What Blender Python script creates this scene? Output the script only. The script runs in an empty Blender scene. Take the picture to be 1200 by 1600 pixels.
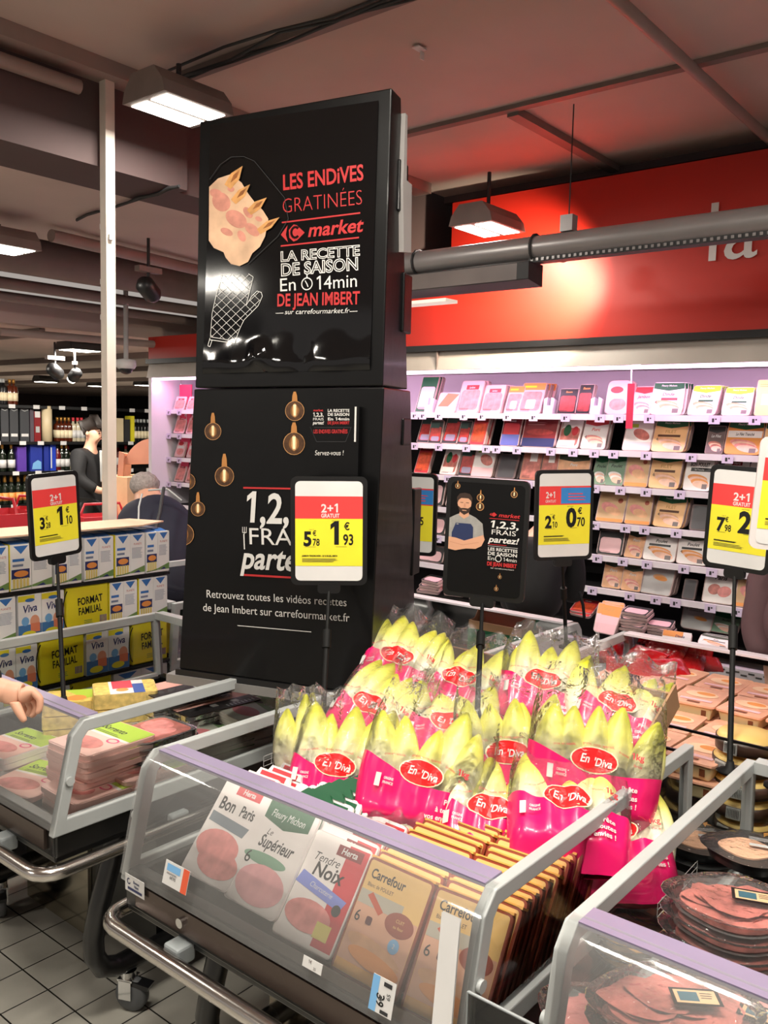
import bpy, bmesh, math, random
from mathutils import Vector, Matrix, noise
C = bpy.context.scene
COL = C.collection
R = math.radians
# ------------------------------------------------------------------ camera
H = 1.73
XR = Vector((0.7730365, 0.6339092, 0.0239506)); UR = Vector((-0.0800260, 0.0599969, 0.9949855)); FW = Vector((-0.6292936, 0.7710768, -0.0971090))
FPX = 1371.14
cam_d = bpy.data.cameras.new('camera'); cam = bpy.data.objects.new('camera', cam_d); COL.objects.link(cam)
cam_d.sensor_fit = 'VERTICAL'; cam_d.sensor_height = 24.0; cam_d.lens = 24.0 * FPX / 1600.0
cam_d.clip_start = 0.05; cam_d.clip_end = 100
cam.matrix_world = Matrix(((XR.x, UR.x, -FW.x, 0), (XR.y, UR.y, -FW.y, 0), (XR.z, UR.z, -FW.z, H), (0, 0, 0, 1)))
C.camera = cam
# ------------------------------------------------------------------ exposure and light
vs = C.view_settings
vs.view_transform = 'Standard'; vs.look = 'None'; vs.gamma = 1.0; vs.use_curve_mapping = False
vs.exposure = -0.06
C.cycles.use_denoising = True
C.cycles.max_bounces = 10; C.cycles.transparent_max_bounces = 24; C.cycles.caustics_reflective = False; C.cycles.caustics_refractive = False
C.cycles.sample_clamp_indirect = 6.0
W = bpy.data.worlds.new('store_ambience'); C.world = W; W.use_nodes = True
W.node_tree.nodes['Background'].inputs[0].default_value = (1.0, 0.9, 0.82, 1); W.node_tree.nodes['Background'].inputs[1].default_value = 0.42
LAMP_W = 27.0          # ceiling lamp watts
PINK_W = 6.5          # display lighting of the wall fridge
# lamps: (x, y, z, turn, in_view)
LAMPS = [(-2.93, 2.25, 2.95, 0), (-2.62, 4.02, 2.78, 0), (-4.62, 2.38, 2.62, 0),
         (-0.95, 1.0, 3.05, 0), (-0.45, 1.55, 3.05, 0), (0.9, 1.9, 3.05, 0), (0.3, 0.0, 3.05, 0), (-3.85, 0.0, 2.68, 0), (-3.16, -3.22, 2.92, 0), (-1.28, 0.25, 3.05, 0),  # near fill lamps added out of view; the tower-mirrored one excepted
         (-7.28, 4.49, 2.35, 0), (-13.5, 7.7, 2.32, 0), (-14.0, 9.0, 2.32, 0), (-7.9, 3.3, 2.35, 0), (-6.9, 5.9, 2.35, 0), (-12.6, 9.0, 2.32, 0), (-12.0, 5.8, 2.32, 0)]

# ------------------------------------------------------------------ helpers
def ray(x, y):
    return FW + XR * ((x - 600) / FPX) + UR * ((800 - y) / FPX)
def at(x, y, X=None, Y=None, Z=None, D=None):
    d = ray(x, y)
    t = D if D is not None else (X / d.x if X is not None else (Y / d.y if Y is not None else (Z - H) / d.z))
    return Vector((0, 0, H)) + d * t
def s2l(c):
    c = c / 255.0
    return c / 12.92 if c <= 0.04045 else ((c + 0.055) / 1.055) ** 2.4
MATS = {}
def mat(name, rgb, rough=0.5, metal=0.0, var=0.06, scale=6.0, coat=0.0, bump=0.0, bscale=40.0, emit=0.0, spec=0.5, sheen=0.0):
    if name in MATS: return MATS[name]
    m = bpy.data.materials.new(name); m.use_nodes = True; nt = m.node_tree; b = nt.nodes['Principled BSDF']
    col = [s2l(v) for v in rgb]
    tc = nt.nodes.new('ShaderNodeTexCoord'); nz = nt.nodes.new('ShaderNodeTexNoise'); nz.inputs['Scale'].default_value = scale; nz.inputs['Detail'].default_value = 3
    nt.links.new(tc.outputs['Object'], nz.inputs['Vector'])
    rp = nt.nodes.new('ShaderNodeValToRGB')
    rp.color_ramp.elements[0].position = 0.3; rp.color_ramp.elements[1].position = 0.7
    rp.color_ramp.elements[0].color = [v * (1 - var) for v in col] + [1]; rp.color_ramp.elements[1].color = [min(1, v * (1 + var)) for v in col] + [1]
    nt.links.new(nz.outputs['Fac'], rp.inputs['Fac']); nt.links.new(rp.outputs['Color'], b.inputs['Base Color'])
    b.inputs['Roughness'].default_value = rough; b.inputs['Metallic'].default_value = metal
    b.inputs['Specular IOR Level'].default_value = spec
    if coat: b.inputs['Coat Weight'].default_value = coat; b.inputs['Coat Roughness'].default_value = 0.08
    if emit: nt.links.new(rp.outputs['Color'], b.inputs['Emission Color']); b.inputs['Emission Strength'].default_value = emit
    if bump:
        n2 = nt.nodes.new('ShaderNodeTexNoise'); n2.inputs['Scale'].default_value = bscale; n2.inputs['Detail'].default_value = 4
        nt.links.new(tc.outputs['Object'], n2.inputs['Vector'])
        bp = nt.nodes.new('ShaderNodeBump'); bp.inputs['Strength'].default_value = bump; bp.inputs['Distance'].default_value = 0.02
        nt.links.new(n2.outputs['Fac'], bp.inputs['Height']); nt.links.new(bp.outputs['Normal'], b.inputs['Normal'])
    MATS[name] = m; return m
def film(name, tint=(1, 1, 1), rough=0.08, ior=1.45, bump=0.0, bscale=60.0, haze=0.0, hazecol=(0.9, 0.9, 0.9)):
    if name in MATS: return MATS[name]
    m = bpy.data.materials.new(name); m.use_nodes = True; nt = m.node_tree
    for n in list(nt.nodes):
        if n.type == 'BSDF_PRINCIPLED': nt.nodes.remove(n)
    out = [n for n in nt.nodes if n.type == 'OUTPUT_MATERIAL'][0]
    tr = nt.nodes.new('ShaderNodeBsdfTransparent'); tr.inputs[0].default_value = (*tint, 1)
    gl = nt.nodes.new('ShaderNodeBsdfGlossy'); gl.inputs['Roughness'].default_value = rough
    fr = nt.nodes.new('ShaderNodeFresnel'); fr.inputs['IOR'].default_value = ior
    mx = nt.nodes.new('ShaderNodeMixShader')
    nt.links.new(fr.outputs[0], mx.inputs[0])
    base = tr
    if haze:
        df = nt.nodes.new('ShaderNodeBsdfDiffuse'); df.inputs[0].default_value = (*hazecol, 1)
        m2 = nt.nodes.new('ShaderNodeMixShader'); m2.inputs[0].default_value = haze
        nt.links.new(tr.outputs[0], m2.inputs[1]); nt.links.new(df.outputs[0], m2.inputs[2]); base = m2
    nt.links.new(base.outputs[0], mx.inputs[1]); nt.links.new(gl.outputs[0], mx.inputs[2])
    nt.links.new(mx.outputs[0], out.inputs['Surface'])
    if bump:
        tc = nt.nodes.new('ShaderNodeTexCoord'); n2 = nt.nodes.new('ShaderNodeTexNoise'); n2.inputs['Scale'].default_value = bscale; n2.inputs['Detail'].default_value = 3
        nt.links.new(tc.outputs['Object'], n2.inputs['Vector'])
        bp = nt.nodes.new('ShaderNodeBump'); bp.inputs['Strength'].default_value = bump; bp.inputs['Distance'].default_value = 0.02
        nt.links.new(n2.outputs['Fac'], bp.inputs['Height'])
        nt.links.new(bp.outputs['Normal'], gl.inputs['Normal']); nt.links.new(bp.outputs['Normal'], fr.inputs['Normal'])
    MATS[name] = m; return m

# ---- glyphs of the built-in font, read once
CHARS = "ABCDEFGHIJKLMNOPQRSTUVWXYZabcdefghijklmnopqrstuvwxyz0123456789.,'!+-%&:€éÉèÈêàçô"
OFFS = {'reg': 0.0, 'bold': 0.022, 'heavy': 0.04, 'thin': -0.016}
GL = {}
def build_glyphs():
    tmp = []
    for st, off in OFFS.items():
        for ch in list(CHARS) + ['']:
            for kind, body in (('g', ch), ('w', 'H' + ch + 'H')):
                if kind == 'g' and ch == '': continue
                if kind == 'w' and st != 'reg': continue
                cu = bpy.data.curves.new('t', 'FONT'); cu.body = body; cu.size = 1; cu.offset = off if kind == 'g' else 0; cu.resolution_u = 3; cu.fill_mode = 'FRONT'
                o = bpy.data.objects.new('t', cu); COL.objects.link(o); tmp.append((st, ch, kind, o, cu))
    dg = bpy.context.evaluated_depsgraph_get(); dg.update()
    wid = {}
    for st, ch, kind, o, cu in tmp:
        me = o.evaluated_get(dg).to_mesh()
        if kind == 'g': GL[(st, ch)] = ([(v.co.x, v.co.y) for v in me.vertices], [tuple(p.vertices) for p in me.polygons])
        else: wid[ch] = max(v.co.x for v in me.vertices)
    for ch in CHARS: GL[('adv', ch)] = wid[ch] - wid['']
    GL[('adv', ' ')] = 0.28
    for st, ch, kind, o, cu in tmp: bpy.data.objects.remove(o); bpy.data.curves.remove(cu)
build_glyphs()
for st, e in (('reg', 0), ('bold', .022), ('heavy', .04), ('thin', -.016)):     # a figure one with a flag
    GL[(st, '1')] = ([(.24 - e, 0), (.335 + e, 0), (.335 + e, .73 + e), (.26 - e, .73 + e), (.24 - e, .60), (.10 - e, .53 - e), (.10 - e, .62 + e)], [(0, 1, 2, 3, 4), (3, 6, 5, 4)])
class MB:
    """collects shapes and links them as one mesh object"""
    def __init__(s): s.v = []; s.f = []; s.mi = []; s.ms = []; s.sm = []
    def _m(s, m):
        if m not in s.ms: s.ms.append(m)
        return s.ms.index(m)
    def add(s, vs_, fs, m, T=None, smooth=False):
        b = len(s.v); k = s._m(m)
        s.v += [tuple(T @ Vector(p)) if T else tuple(p) for p in vs_]
        for f in fs: s.f.append(tuple(b + i for i in f)); s.mi.append(k); s.sm.append(smooth)
        return s
    def box(s, c, d, m, T=None):
        x, y, z = c; a, b, e = d[0] / 2, d[1] / 2, d[2] / 2
        vv = [(x + i * a, y + j * b, z + k * e) for i in (-1, 1) for j in (-1, 1) for k in (-1, 1)]
        return s.add(vv, [(0, 1, 3, 2), (4, 6, 7, 5), (0, 4, 5, 1), (2, 3, 7, 6), (0, 2, 6, 4), (1, 5, 7, 3)], m, T)
    def b2(s, lo, hi, m, T=None):
        return s.box([(lo[i] + hi[i]) / 2 for i in range(3)], [abs(hi[i] - lo[i]) for i in range(3)], m, T)
    def prism(s, pts, h0, h1, m, T=None, axis='z', caps=True, smooth=False):
        n = len(pts)
        def mk(p, h): return (p[0], p[1], h) if axis == 'z' else ((p[0], h, p[1]) if axis == 'y' else (h, p[0], p[1]))
        vv = [mk(p, h0) for p in pts] + [mk(p, h1) for p in pts]
        ff = [(i, (i + 1) % n, n + (i + 1) % n, n + i) for i in range(n)]
        s.add(vv, ff, m, T, smooth)
        if caps: s.add(vv, [tuple(range(n))[::-1], tuple(range(n, 2 * n))], m, T)
        return s
    def quad(s, a, b, c, d, m, T=None): return s.add([a, b, c, d], [(0, 1, 2, 3)], m, T)
    def tube(s, pts, r, m, n=10, T=None, cap=True):
        P = [Vector(p) for p in pts]; rr = r if isinstance(r, (list, tuple)) else [r] * len(P)
        vv = []; ref = None
        for i, p in enumerate(P):
            t = (P[min(i + 1, len(P) - 1)] - P[max(i - 1, 0)]).normalized()
            if ref is None: ref = t.orthogonal().normalized()
            ref = (ref - t * ref.dot(t)).normalized(); bi = t.cross(ref)
            vv += [tuple(p + (ref * math.cos(a) + bi * math.sin(a)) * rr[i]) for a in [2 * math.pi * k / n for k in range(n)]]
        ff = []
        for i in range(len(P) - 1):
            for k in range(n): ff.append((i * n + k, i * n + (k + 1) % n, (i + 1) * n + (k + 1) % n, (i + 1) * n + k))
        s.add(vv, ff, m, T, True)
        if cap: s.add(vv, [tuple(range(n))[::-1], tuple(range(len(vv) - n, len(vv)))], m, T)
        return s
    def lathe(s, prof, m, n=16, T=None, wob=None):
        vv = []; ff = []
        for r, z in prof:
            for k in range(n):
                a = 2 * math.pi * k / n; q = r * (wob(a, z) if wob else 1)
                vv.append((q * math.cos(a), q * math.sin(a), z))
        for i in range(len(prof) - 1):
            for k in range(n): ff.append((i * n + k, i * n + (k + 1) % n, (i + 1) * n + (k + 1) % n, (i + 1) * n + k))
        ff.append(tuple(range(n))[::-1]); ff.append(tuple(range(len(vv) - n, len(vv))))
        return s.add(vv, ff, m, T, True)
    def obj(s, name, parent=None, M=None, bevel=0.0):
        me = bpy.data.meshes.new(name); me.from_pydata(s.v, [], s.f)
        for m in s.ms: me.materials.append(m)
        me.polygons.foreach_set('material_index', s.mi); me.polygons.foreach_set('use_smooth', s.sm); me.update()
        o = bpy.data.objects.new(name, me); COL.objects.link(o)
        if parent: o.parent = parent
        if M is not None: o.matrix_local = M
        if bevel:
            b = o.modifiers.new('bevel', 'BEVEL'); b.width = bevel; b.segments = 2; b.limit_method = 'ANGLE'
        return o

def rrect(w, h, r, n=4, cx=0, cy=0):
    r = min(r, w / 2, h / 2); p = []
    for (sx, sy, a0) in ((1, -1, -90), (1, 1, 0), (-1, 1, 90), (-1, -1, 180)):
        for k in range(n + 1):
            a = R(a0 + 90 * k / n); p.append((cx + sx * (w / 2 - r) + r * math.cos(a), cy + sy * (h / 2 - r) + r * math.sin(a)))
    return p
class Print:
    """printing on a flat or gently curved face; u right, v up, every layer a hair above the last"""
    def __init__(s, mb, T=None, fn=None, step=0.00025, off=0.0006):
        s.mb = mb; s.T = T; s.fn = fn; s.k = off; s.step = step
    def _p(s, u, v):
        return s.fn(u, v, s.k) if s.fn else (u, -s.k, v)      # faces -y
    def poly(s, pts, m):
        s.mb.add([s._p(*p) for p in pts], [tuple(range(len(pts)))], m, s.T); s.k += s.step; return s
    def rect(s, x0, y0, x1, y1, m):
        if s.fn:
            n = max(1, int(abs(x1 - x0) / 0.02)); q = max(1, int(abs(y1 - y0) / 0.02)); vv = []; ff = []
            for i in range(n + 1):
                for j in range(q + 1): vv.append(s._p(x0 + (x1 - x0) * i / n, y0 + (y1 - y0) * j / q))
            for i in range(n):
                for j in range(q): a = i * (q + 1) + j; ff.append((a, a + q + 1, a + q + 2, a + 1))
            s.mb.add(vv, ff, m, s.T); s.k += s.step; return s
        return s.poly([(x0, y0), (x1, y0), (x1, y1), (x0, y1)], m)
    def rr(s, cx, cy, w, h, r, m): return s.poly(rrect(w, h, r, 4, cx, cy), m)
    def ell(s, cx, cy, a, b, m, rot=0.0, n=22):
        c, si = math.cos(rot), math.sin(rot); rings = 4 if s.fn else 1
        vv = [s._p(cx, cy)]; ff = []
        for k in range(1, rings + 1):
            for i in range(n):
                t = 2 * math.pi * i / n; x, y = a * k / rings * math.cos(t), b * k / rings * math.sin(t)
                vv.append(s._p(cx + x * c - y * si, cy + x * si + y * c))
        for i in range(n): ff.append((0, 1 + i, 1 + (i + 1) % n))
        for k in range(1, rings):
            for i in range(n): a0 = 1 + (k - 1) * n; b0 = 1 + k * n; ff.append((a0 + i, b0 + i, b0 + (i + 1) % n, a0 + (i + 1) % n))
        s.mb.add(vv, ff, m, s.T); s.k += s.step; return s
    def line(s, pts, w, m):
        for a, b in zip(pts[:-1], pts[1:]):
            a = Vector(a); b = Vector(b); d = (b - a)
            if d.length < 1e-6: continue
            n = Vector((-d.y, d.x)).normalized() * w / 2
            s.mb.add([s._p(*(a + n)), s._p(*(a - n)), s._p(*(b - n)), s._p(*(b + n))], [(0, 1, 2, 3)], m, s.T)
        s.k += s.step; return s
    def text(s, t, x, y, h, m, st='reg', align='c', xs=1.0, shear=0.0, rot=0.0, sp=1.0):
        """h is the capital height, (x, y) the baseline point"""
        sz = h / 0.73
        adv = [GL[('adv', c if ('adv', c) in GL else ' ')] * sz * xs * sp for c in t]; w = sum(adv)
        px = x - (w / 2 if align == 'c' else (w if align == 'r' else 0)); cr, sr = math.cos(rot), math.sin(rot)
        for c, a in zip(t, adv):
            g = GL.get((st, c))
            if g:
                vv = []
                for gx, gy in g[0]:
                    ux = px + (gx + gy * shear) * sz * xs - x; uy = gy * sz
                    vv.append(s._p(x + ux * cr - uy * sr, y + ux * sr + uy * cr))
                s.mb.add(vv, g[1], m, s.T)
            px += a
        s.k += s.step; return s
    def micro(s, x, y, w, h, n, m):
        """lines of print too small to read"""
        for i in range(n):
            s.mb.add([s._p(*q) for q in ((x, y - i * h), (x + w * random.uniform(.7, 1), y - i * h), (x + w * .8, y - i * h + h * .35), (x, y - i * h + h * .35))], [(0, 1, 2, 3)], m, s.T)
        s.k += s.step; return s

LABELS = {}
def tag(o, label, cat, group=None, kind=None):
    o['label'] = label; o['category'] = cat
    if group: o['group'] = group
    if kind: o['kind'] = kind
    LABELS.setdefault(label, []).append(o.name); return o
def thing(name, label, cat, loc=(0, 0, 0), rz=0.0, group=None, M=None):
    o = bpy.data.objects.new(name, None); COL.objects.link(o); o.empty_display_size = 0.05
    if M is not None: o.matrix_world = M
    else: o.location = loc; o.rotation_euler = (0, 0, rz)
    return tag(o, label, cat, group)
def struct(name, mb, bevel=0): o = mb.obj(name, bevel=bevel); o['kind'] = 'structure'; return o
def copy_tree(o, parent=None, M=None):
    c = o.copy(); COL.objects.link(c)
    if parent: c.parent = parent
    if M is not None: c.matrix_local = M
    for ch in o.children: copy_tree(ch, c)
    return c
def TM(loc, rz=0, rx=0, ry=0):
    return Matrix.Translation(loc) @ Matrix.Rotation(rz, 4, 'Z') @ Matrix.Rotation(rx, 4, 'X') @ Matrix.Rotation(ry, 4, 'Y')
def skin(name, J, E, m, parent=None, sub=2, M=None):
    """one continuous grown body: J = [(x, y, z, r)], E = edges"""
    me = bpy.data.meshes.new(name); me.from_pydata([j[:3] for j in J], E, []); me.materials.append(m)
    o = bpy.data.objects.new(name, me); COL.objects.link(o)
    if parent: o.parent = parent
    if M is not None: o.matrix_local = M
    o.modifiers.new('skin', 'SKIN').use_smooth_shade = True
    for i, j in enumerate(J):
        r = j[3]; me.skin_vertices[0].data[i].radius = r if isinstance(r, tuple) else (r, r)
    me.skin_vertices[0].data[0].use_root = True
    s = o.modifiers.new('sub', 'SUBSURF'); s.levels = sub; s.render_levels = sub
    return o
ORD = ['first', 'second', 'third', 'fourth', 'fifth', 'sixth', 'seventh', 'eighth', 'ninth', 'tenth', 'eleventh', 'twelfth', 'thirteenth', 'fourteenth', 'fifteenth', 'sixteenth', 'seventeenth', 'eighteenth', 'nineteenth', 'twentieth',
       'twenty-first', 'twenty-second', 'twenty-third', 'twenty-fourth', 'twenty-fifth', 'twenty-sixth', 'twenty-seventh', 'twenty-eighth']
# ------------------------------------------------------------------ materials
random.seed(7)
WHITE = mat('white_paper', (214, 213, 212), .5); RED = mat('promo_red', (222, 62, 62), .45); YEL = mat('promo_yellow', (232, 220, 52), .45)
BLK = mat('black_print', (16, 16, 18), .4); BLKP = mat('black_plastic', (18, 18, 20), .35, coat=.2); GREY = mat('grey_frame', (150, 156, 158), .4)
LGREY = mat('grey_profile', (176, 180, 180), .38); STEEL = mat('brushed_steel', (205, 200, 195), .2, metal=1.0, var=.03); SATIN = mat('satin_black', (20, 20, 21), .3, coat=.3)
GLASS = film('cooler_glass', (.93, .95, .94), .03, 1.45); GLASS2 = film('hazy_glass', (.90, .91, .90), .07, 1.5, haze=.15, hazecol=(.75, .75, .75))  # front glass has an even grey haze mixed in
FILM = film('clear_film', (.98, .98, .98), .07, 1.38, bump=.55, bscale=50, haze=.035); TRAYC = film('clear_tray', (.95, .95, .94), .1, 1.5, bump=.3, bscale=25, haze=.12)
BLUE = mat('promo_blue', (52, 126, 196), .45); GOLD = mat('gold_foil', (190, 140, 70), .35, metal=.6); CARD = mat('kraft_card', (172, 132, 98), .8, var=.1)
PINK = mat('endive_pink', (232, 20, 104), .3, coat=.3); ORED = mat('oval_red', (222, 32, 36), .35); CREAM = mat('cream', (240, 226, 190), .5)
HAM = mat('ham_pink', (226, 142, 138), .45, var=.22, scale=30); HAMD = mat('cured_ham', (190, 112, 103), .4, var=.42, scale=26); MEAT = mat('red_meat', (168, 52, 50), .4, var=.3, scale=40)
POUL = mat('cooked_chicken', (226, 170, 128), .45, var=.16, scale=25); KRAFT = mat('pale_kraft', (214, 176, 136), .6, var=.08); DGREEN = mat('deep_green', (28, 92, 58), .45)
LGREEN = mat('lime_green', (178, 208, 70), .45); WREDS = mat('soft_red', (204, 52, 62), .45); ORNG = mat('orange_pack', (232, 150, 76), .45); NAVY = mat('navy_print', (36, 44, 92), .45)
LILAC = mat('lilac_edge', (142, 130, 158), .35); CBLK = mat('glossy_black_card', (8, 8, 9), .36, coat=.10, var=.15, bump=.05, bscale=14, spec=.25); DKRED = mat('dark_red', (128, 26, 32), .4)
BROWNL = mat('tan_print', (200, 150, 90), .5); PURP = mat('purple_print', (92, 60, 160), .4); LBLUE = mat('sky_print', (120, 176, 224), .45)
SKIN = mat('skin', (212, 160, 134), .5, var=.08, scale=12); CHAR = mat('charcoal', (44, 44, 46), .6)
# ------------------------------------------------------------------ the setting
def tile_mat():
    m = bpy.data.materials.new('floor_tiles'); m.use_nodes = True; nt = m.node_tree; b = nt.nodes['Principled BSDF']
    tc = nt.nodes.new('ShaderNodeTexCoord'); mp = nt.nodes.new('ShaderNodeMapping'); mp.inputs['Location'].default_value = (2.802 + 0.0012, -1.475 + .1497 * 20 + 0.0012, 0)
    br = nt.nodes.new('ShaderNodeTexBrick'); br.offset = 0; br.squash = 1
    br.inputs['Scale'].default_value = 1; br.inputs['Brick Width'].default_value = .14966; br.inputs['Row Height'].default_value = .14966; br.inputs['Mortar Size'].default_value = .0026; br.inputs['Mortar Smooth'].default_value = .1
    br.inputs['Color1'].default_value = (.46, .44, .385, 1); br.inputs['Color2'].default_value = (.52, .50, .435, 1); br.inputs['Mortar'].default_value = (.012, .011, .010, 1)
    nz = nt.nodes.new('ShaderNodeTexNoise'); nz.inputs['Scale'].default_value = 5; nz.inputs['Detail'].default_value = 5
    mx = nt.nodes.new('ShaderNodeMixRGB'); mx.blend_type = 'MULTIPLY'; mx.inputs[0].default_value = .35
    nt.links.new(tc.outputs['Object'], mp.inputs[0]); nt.links.new(mp.outputs[0], br.inputs['Vector']); nt.links.new(tc.outputs['Object'], nz.inputs['Vector'])
    nt.links.new(br.outputs['Color'], mx.inputs[1]); nt.links.new(nz.outputs['Fac'], mx.inputs[2]); nt.links.new(mx.outputs[0], b.inputs['Base Color'])
    b.inputs['Roughness'].default_value = .32
    return m
CEIL = mat('ceiling_paint', (190, 172, 164), .85, var=.08, scale=1.5); BEAM = mat('dark_brown_paint', (86, 70, 70), .8, var=.06, scale=2); DUCT = mat('duct_paint', (124, 110, 105), .6, var=.1)
TRACK = mat('track_paint', (150, 134, 128), .5); DARKW = mat('dark_wall', (34, 27, 28), .8); REDW = mat('fascia_red', (184, 38, 24), .42, var=.03, scale=2); OFFW = mat('canopy_white', (172, 164, 156), .45)
m = MB(); m.b2((-24, -7, -.1), (7, 15, 0), tile_mat()); struct('floor', m)
m = MB(); m.b2((-3.4, -7, 3.2), (7, 5.4, 3.35), CEIL); struct('ceiling', m)
m = MB(); m.b2((-5.05, -7, 2.8), (-3.75, 5.4, 2.95), CEIL); struct('ceiling_low', m)
m = MB(); m.b2((-24, -7, 2.42), (-6.3, 15, 2.6), CEIL)
for y in (3.6, 5.4, 6.8, 8.5, 10.5): m.b2((-20, y, 2.36), (-6.4, y + .05, 2.42), DUCT)
struct('ceiling_soffit', m)
m = MB(); m.b2((-6.3, -7, 2.95), (-5.05, 5.4, 3.05), BEAM); struct('ceiling_recess', m)
m = MB(); m.b2((-3.75, -7, 2.8), (-3.4, 2.66, 3.35), BEAM); m.b2((-3.75, 2.66, 2.8), (-3.46, 5.4, 3.35), BEAM); struct('beam', m)
m = MB(); m.b2((-6.22, 5.4, 0), (7, 5.6, 3.4), DARKW); m.b2((-24, 15, 0), (-6.2, 15.2, 2.6), DARKW); m.b2((-6.22, 5.6, 0), (-6.02, 15, 3.4), DARKW); struct('wall_back', m)
m = MB(); m.b2((-24.2, -7, 0), (-24, 15, 2.6), BEAM); struct('wall_left', m)
# seams and conduits fixed to the ceiling
m = MB(); m.b2((-3.4, 3.555, 3.18), (6, 3.6, 3.2), DUCT); m.b2((-2.26, 3.6, 3.165), (-2.2, 4.68, 3.2), DUCT); m.b2((-3.4, 4.70, 3.16), (6, 4.78, 3.2), BEAM)
m.b2((-3.4, 2.42, 3.17), (3, 2.47, 3.2), DUCT); struct('trim_1', m)
m = MB(); m.b2((-3.40, -4, 3.14), (-3.28, 4.4, 3.2), TRACK); m.tube([(-3.36, -4, 3.08), (-3.36, 2.08, 3.08)], .03, TRACK); struct('trim_2', m)
# red fascia above the fridge, in front of a dark wall
m = MB(); m.b2((-3.17, 4.47, 2.235), (3, 4.55, 3.085), REDW); m.b2((-4.9, 4.47, 2.235), (-3.17, 4.55, 2.8), REDW); m.b2((-6.22, 4.47, 2.235), (-4.9, 4.55, 2.42), REDW)
m.b2((-6.22, 4.44, 2.2), (3, 4.56, 2.237), BLK)
p = Print(m, Matrix.Translation((0, 4.47, 0)), off=.012); p.text('la', -1.625, 2.585, .30, WHITE, st='reg', align='l', xs=1.0)
struct('wall_fascia', m)
py_ = at(169, 450, X=-3.36).y; m = MB(); m.b2((-3.382, py_ - .022, .0), (-3.338, py_ + .022, 3.14), mat('white_post', (226, 216, 206), .35))
for z, dx in ((2.68, -.03), (2.5, .034), (2.55, -.035), (2.32, -.034), (2.17, -.036), (1.98, -.03)): m.box((-3.36 + dx * .8, py_ - .005, z), (.02, .02, .022), WHITE)
struct('pillar', m)
# pipes in the recess
def pipe(name, label, a, b, r, mt=DUCT): tag(MB().tube([a, b], r, mt, 14).obj(name), label, 'pipe')
pipe('ceiling_pipe', 'thick painted pipe under the low ceiling, nearest the post', at(80, 368, Z=2.74), at(318, 424, Z=2.74), .035, TRACK)
pipe('ceiling_duct', 'wide dim round duct in the ceiling recess', (-5.5, 2.4, 2.78), (-5.5, 5.4, 2.78), .13)
pipe('ceiling_pipe', 'upper of two thin pipes below the wide round duct', (-5.75, 2.2, 2.62), (-5.75, 5.4, 2.62), .04)
pipe('ceiling_pipe', 'lower of two thin pipes below the wide round duct', (-5.95, 2.2, 2.56), (-5.95, 5.4, 2.56), .035)
pipe('ceiling_pipe', 'long pale pipe on the lower ceiling above the bottle shelves', at(0, 518, Z=2.36), at(265, 540, Z=2.36), .03, TRACK)
pipe('electrical_conduit', 'pale round conduit crossing the ceiling toward the red fascia', (-1.35, 1.5, 3.14), (-1.36, 4.6, 3.14), .022, TRACK)
m = MB(); random.seed(3)
for k in range(4):
    q = [Vector((-3.3 + i * .28, 2.40 - .03 * k + random.uniform(-.02, .02), 3.165 - random.uniform(0, .035))) for i in range(12)]
    m.tube(q, .006, CHAR, 5)
tag(m.obj('cable_bundle'), 'loose bundle of cables running along the ceiling behind the black display tower', 'cables')
m = MB()
for k in range(2):
    q = [at(120 + i * 16, 342 - i * 5.1 + random.uniform(-3, 3), Z=2.785) for i in range(11)]; m.tube(q, .007, CHAR, 5)
tag(m.obj('cable_bundle'), 'dark cables on the low ceiling left of the black display tower', 'cables')
m = MB(); c = at(655, 76, Z=3.19); m.box(c, (.035, .05, .004), WHITE, None); m.box(c + Vector((.0, .02, -.02)), (.004, .02, .03), WHITE); tag(m.obj('paper_scrap'), 'torn white paper scrap stuck on the bare ceiling', 'paper')
# the round ventilation pipe in front of the fascia
BARE = mat('galvanised_sheet', (150, 146, 146), .35, metal=.35)
v = thing('ventilation_pipe', 'long grey ventilation pipe hung in front of the red fascia', 'pipe', (-1.4, 3.6, 2.555))
m = MB(); m.tube([(-2.2, 0, 0), (2.6, 0, 0)], .055, BARE, 20); m.obj('pipe_body', v)
m = MB(); m.b2((-.7, -.03, -.068), (2.6, .03, -.045), CHAR)
for k in range(120): m.box((-.68 + k * .027, -.032, -.056), (.012, .006, .012), BARE)
m.obj('perforated_strip', v)
for x in (-1.35, -.68):
    MB().tube([(x, .062 * math.cos(a), .062 * math.sin(a)) for a in [k * .5236 for k in range(13)]], .006, CHAR, 6).obj('clamp', v)
m = MB(); m.tube([(-.52, 0, .05), (-.52, 0, .60)], .003, CHAR, 6); m.box((-.52, 0, .09), (.06, .05, .07), BARE); m.obj('hanger', v)
u = thing('wall_washer', 'dark boxed lamp with clear window under the ventilation pipe', 'lamp', (-2.5, 3.6, 2.44))
m = MB(); m.prism([(-.06, -.03), (.07, -.05), (.07, .05), (-.06, .05)], -.42, .42, CHAR, axis='x'); m.obj('housing', u, bevel=.004)
m = MB(); m.quad((-.41, -.062, -.028), (.36, -.062, -.028), (.36, -.062, .045), (-.41, -.062, .045), mat('lamp_window', (120, 112, 110), .15)); m.obj('window', u)
m = MB(); m.b2((-.45, -.08, -.10), (-.02, .02, -.085), mat('pale_tube', (230, 222, 205), .4, emit=.6)); m.obj('tube', u)
sp_p = at(880, 402, Y=4.02)
sp = thing('spotlight', 'small spotlight behind the ventilation pipe lighting the red fascia', 'lamp', sp_p)
MB().lathe([(.03, 0), (.045, .03), (.045, .09), (.03, .11)], CHAR, T=TM((0, .02, .0), 0, R(60))).obj('lamp_head', sp)
MB().tube([(0, -.02, .04), (0, 3.6 - sp_p.y, 2.56 - sp_p.z)], .008, CHAR, 6).obj('stem', sp)
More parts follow.
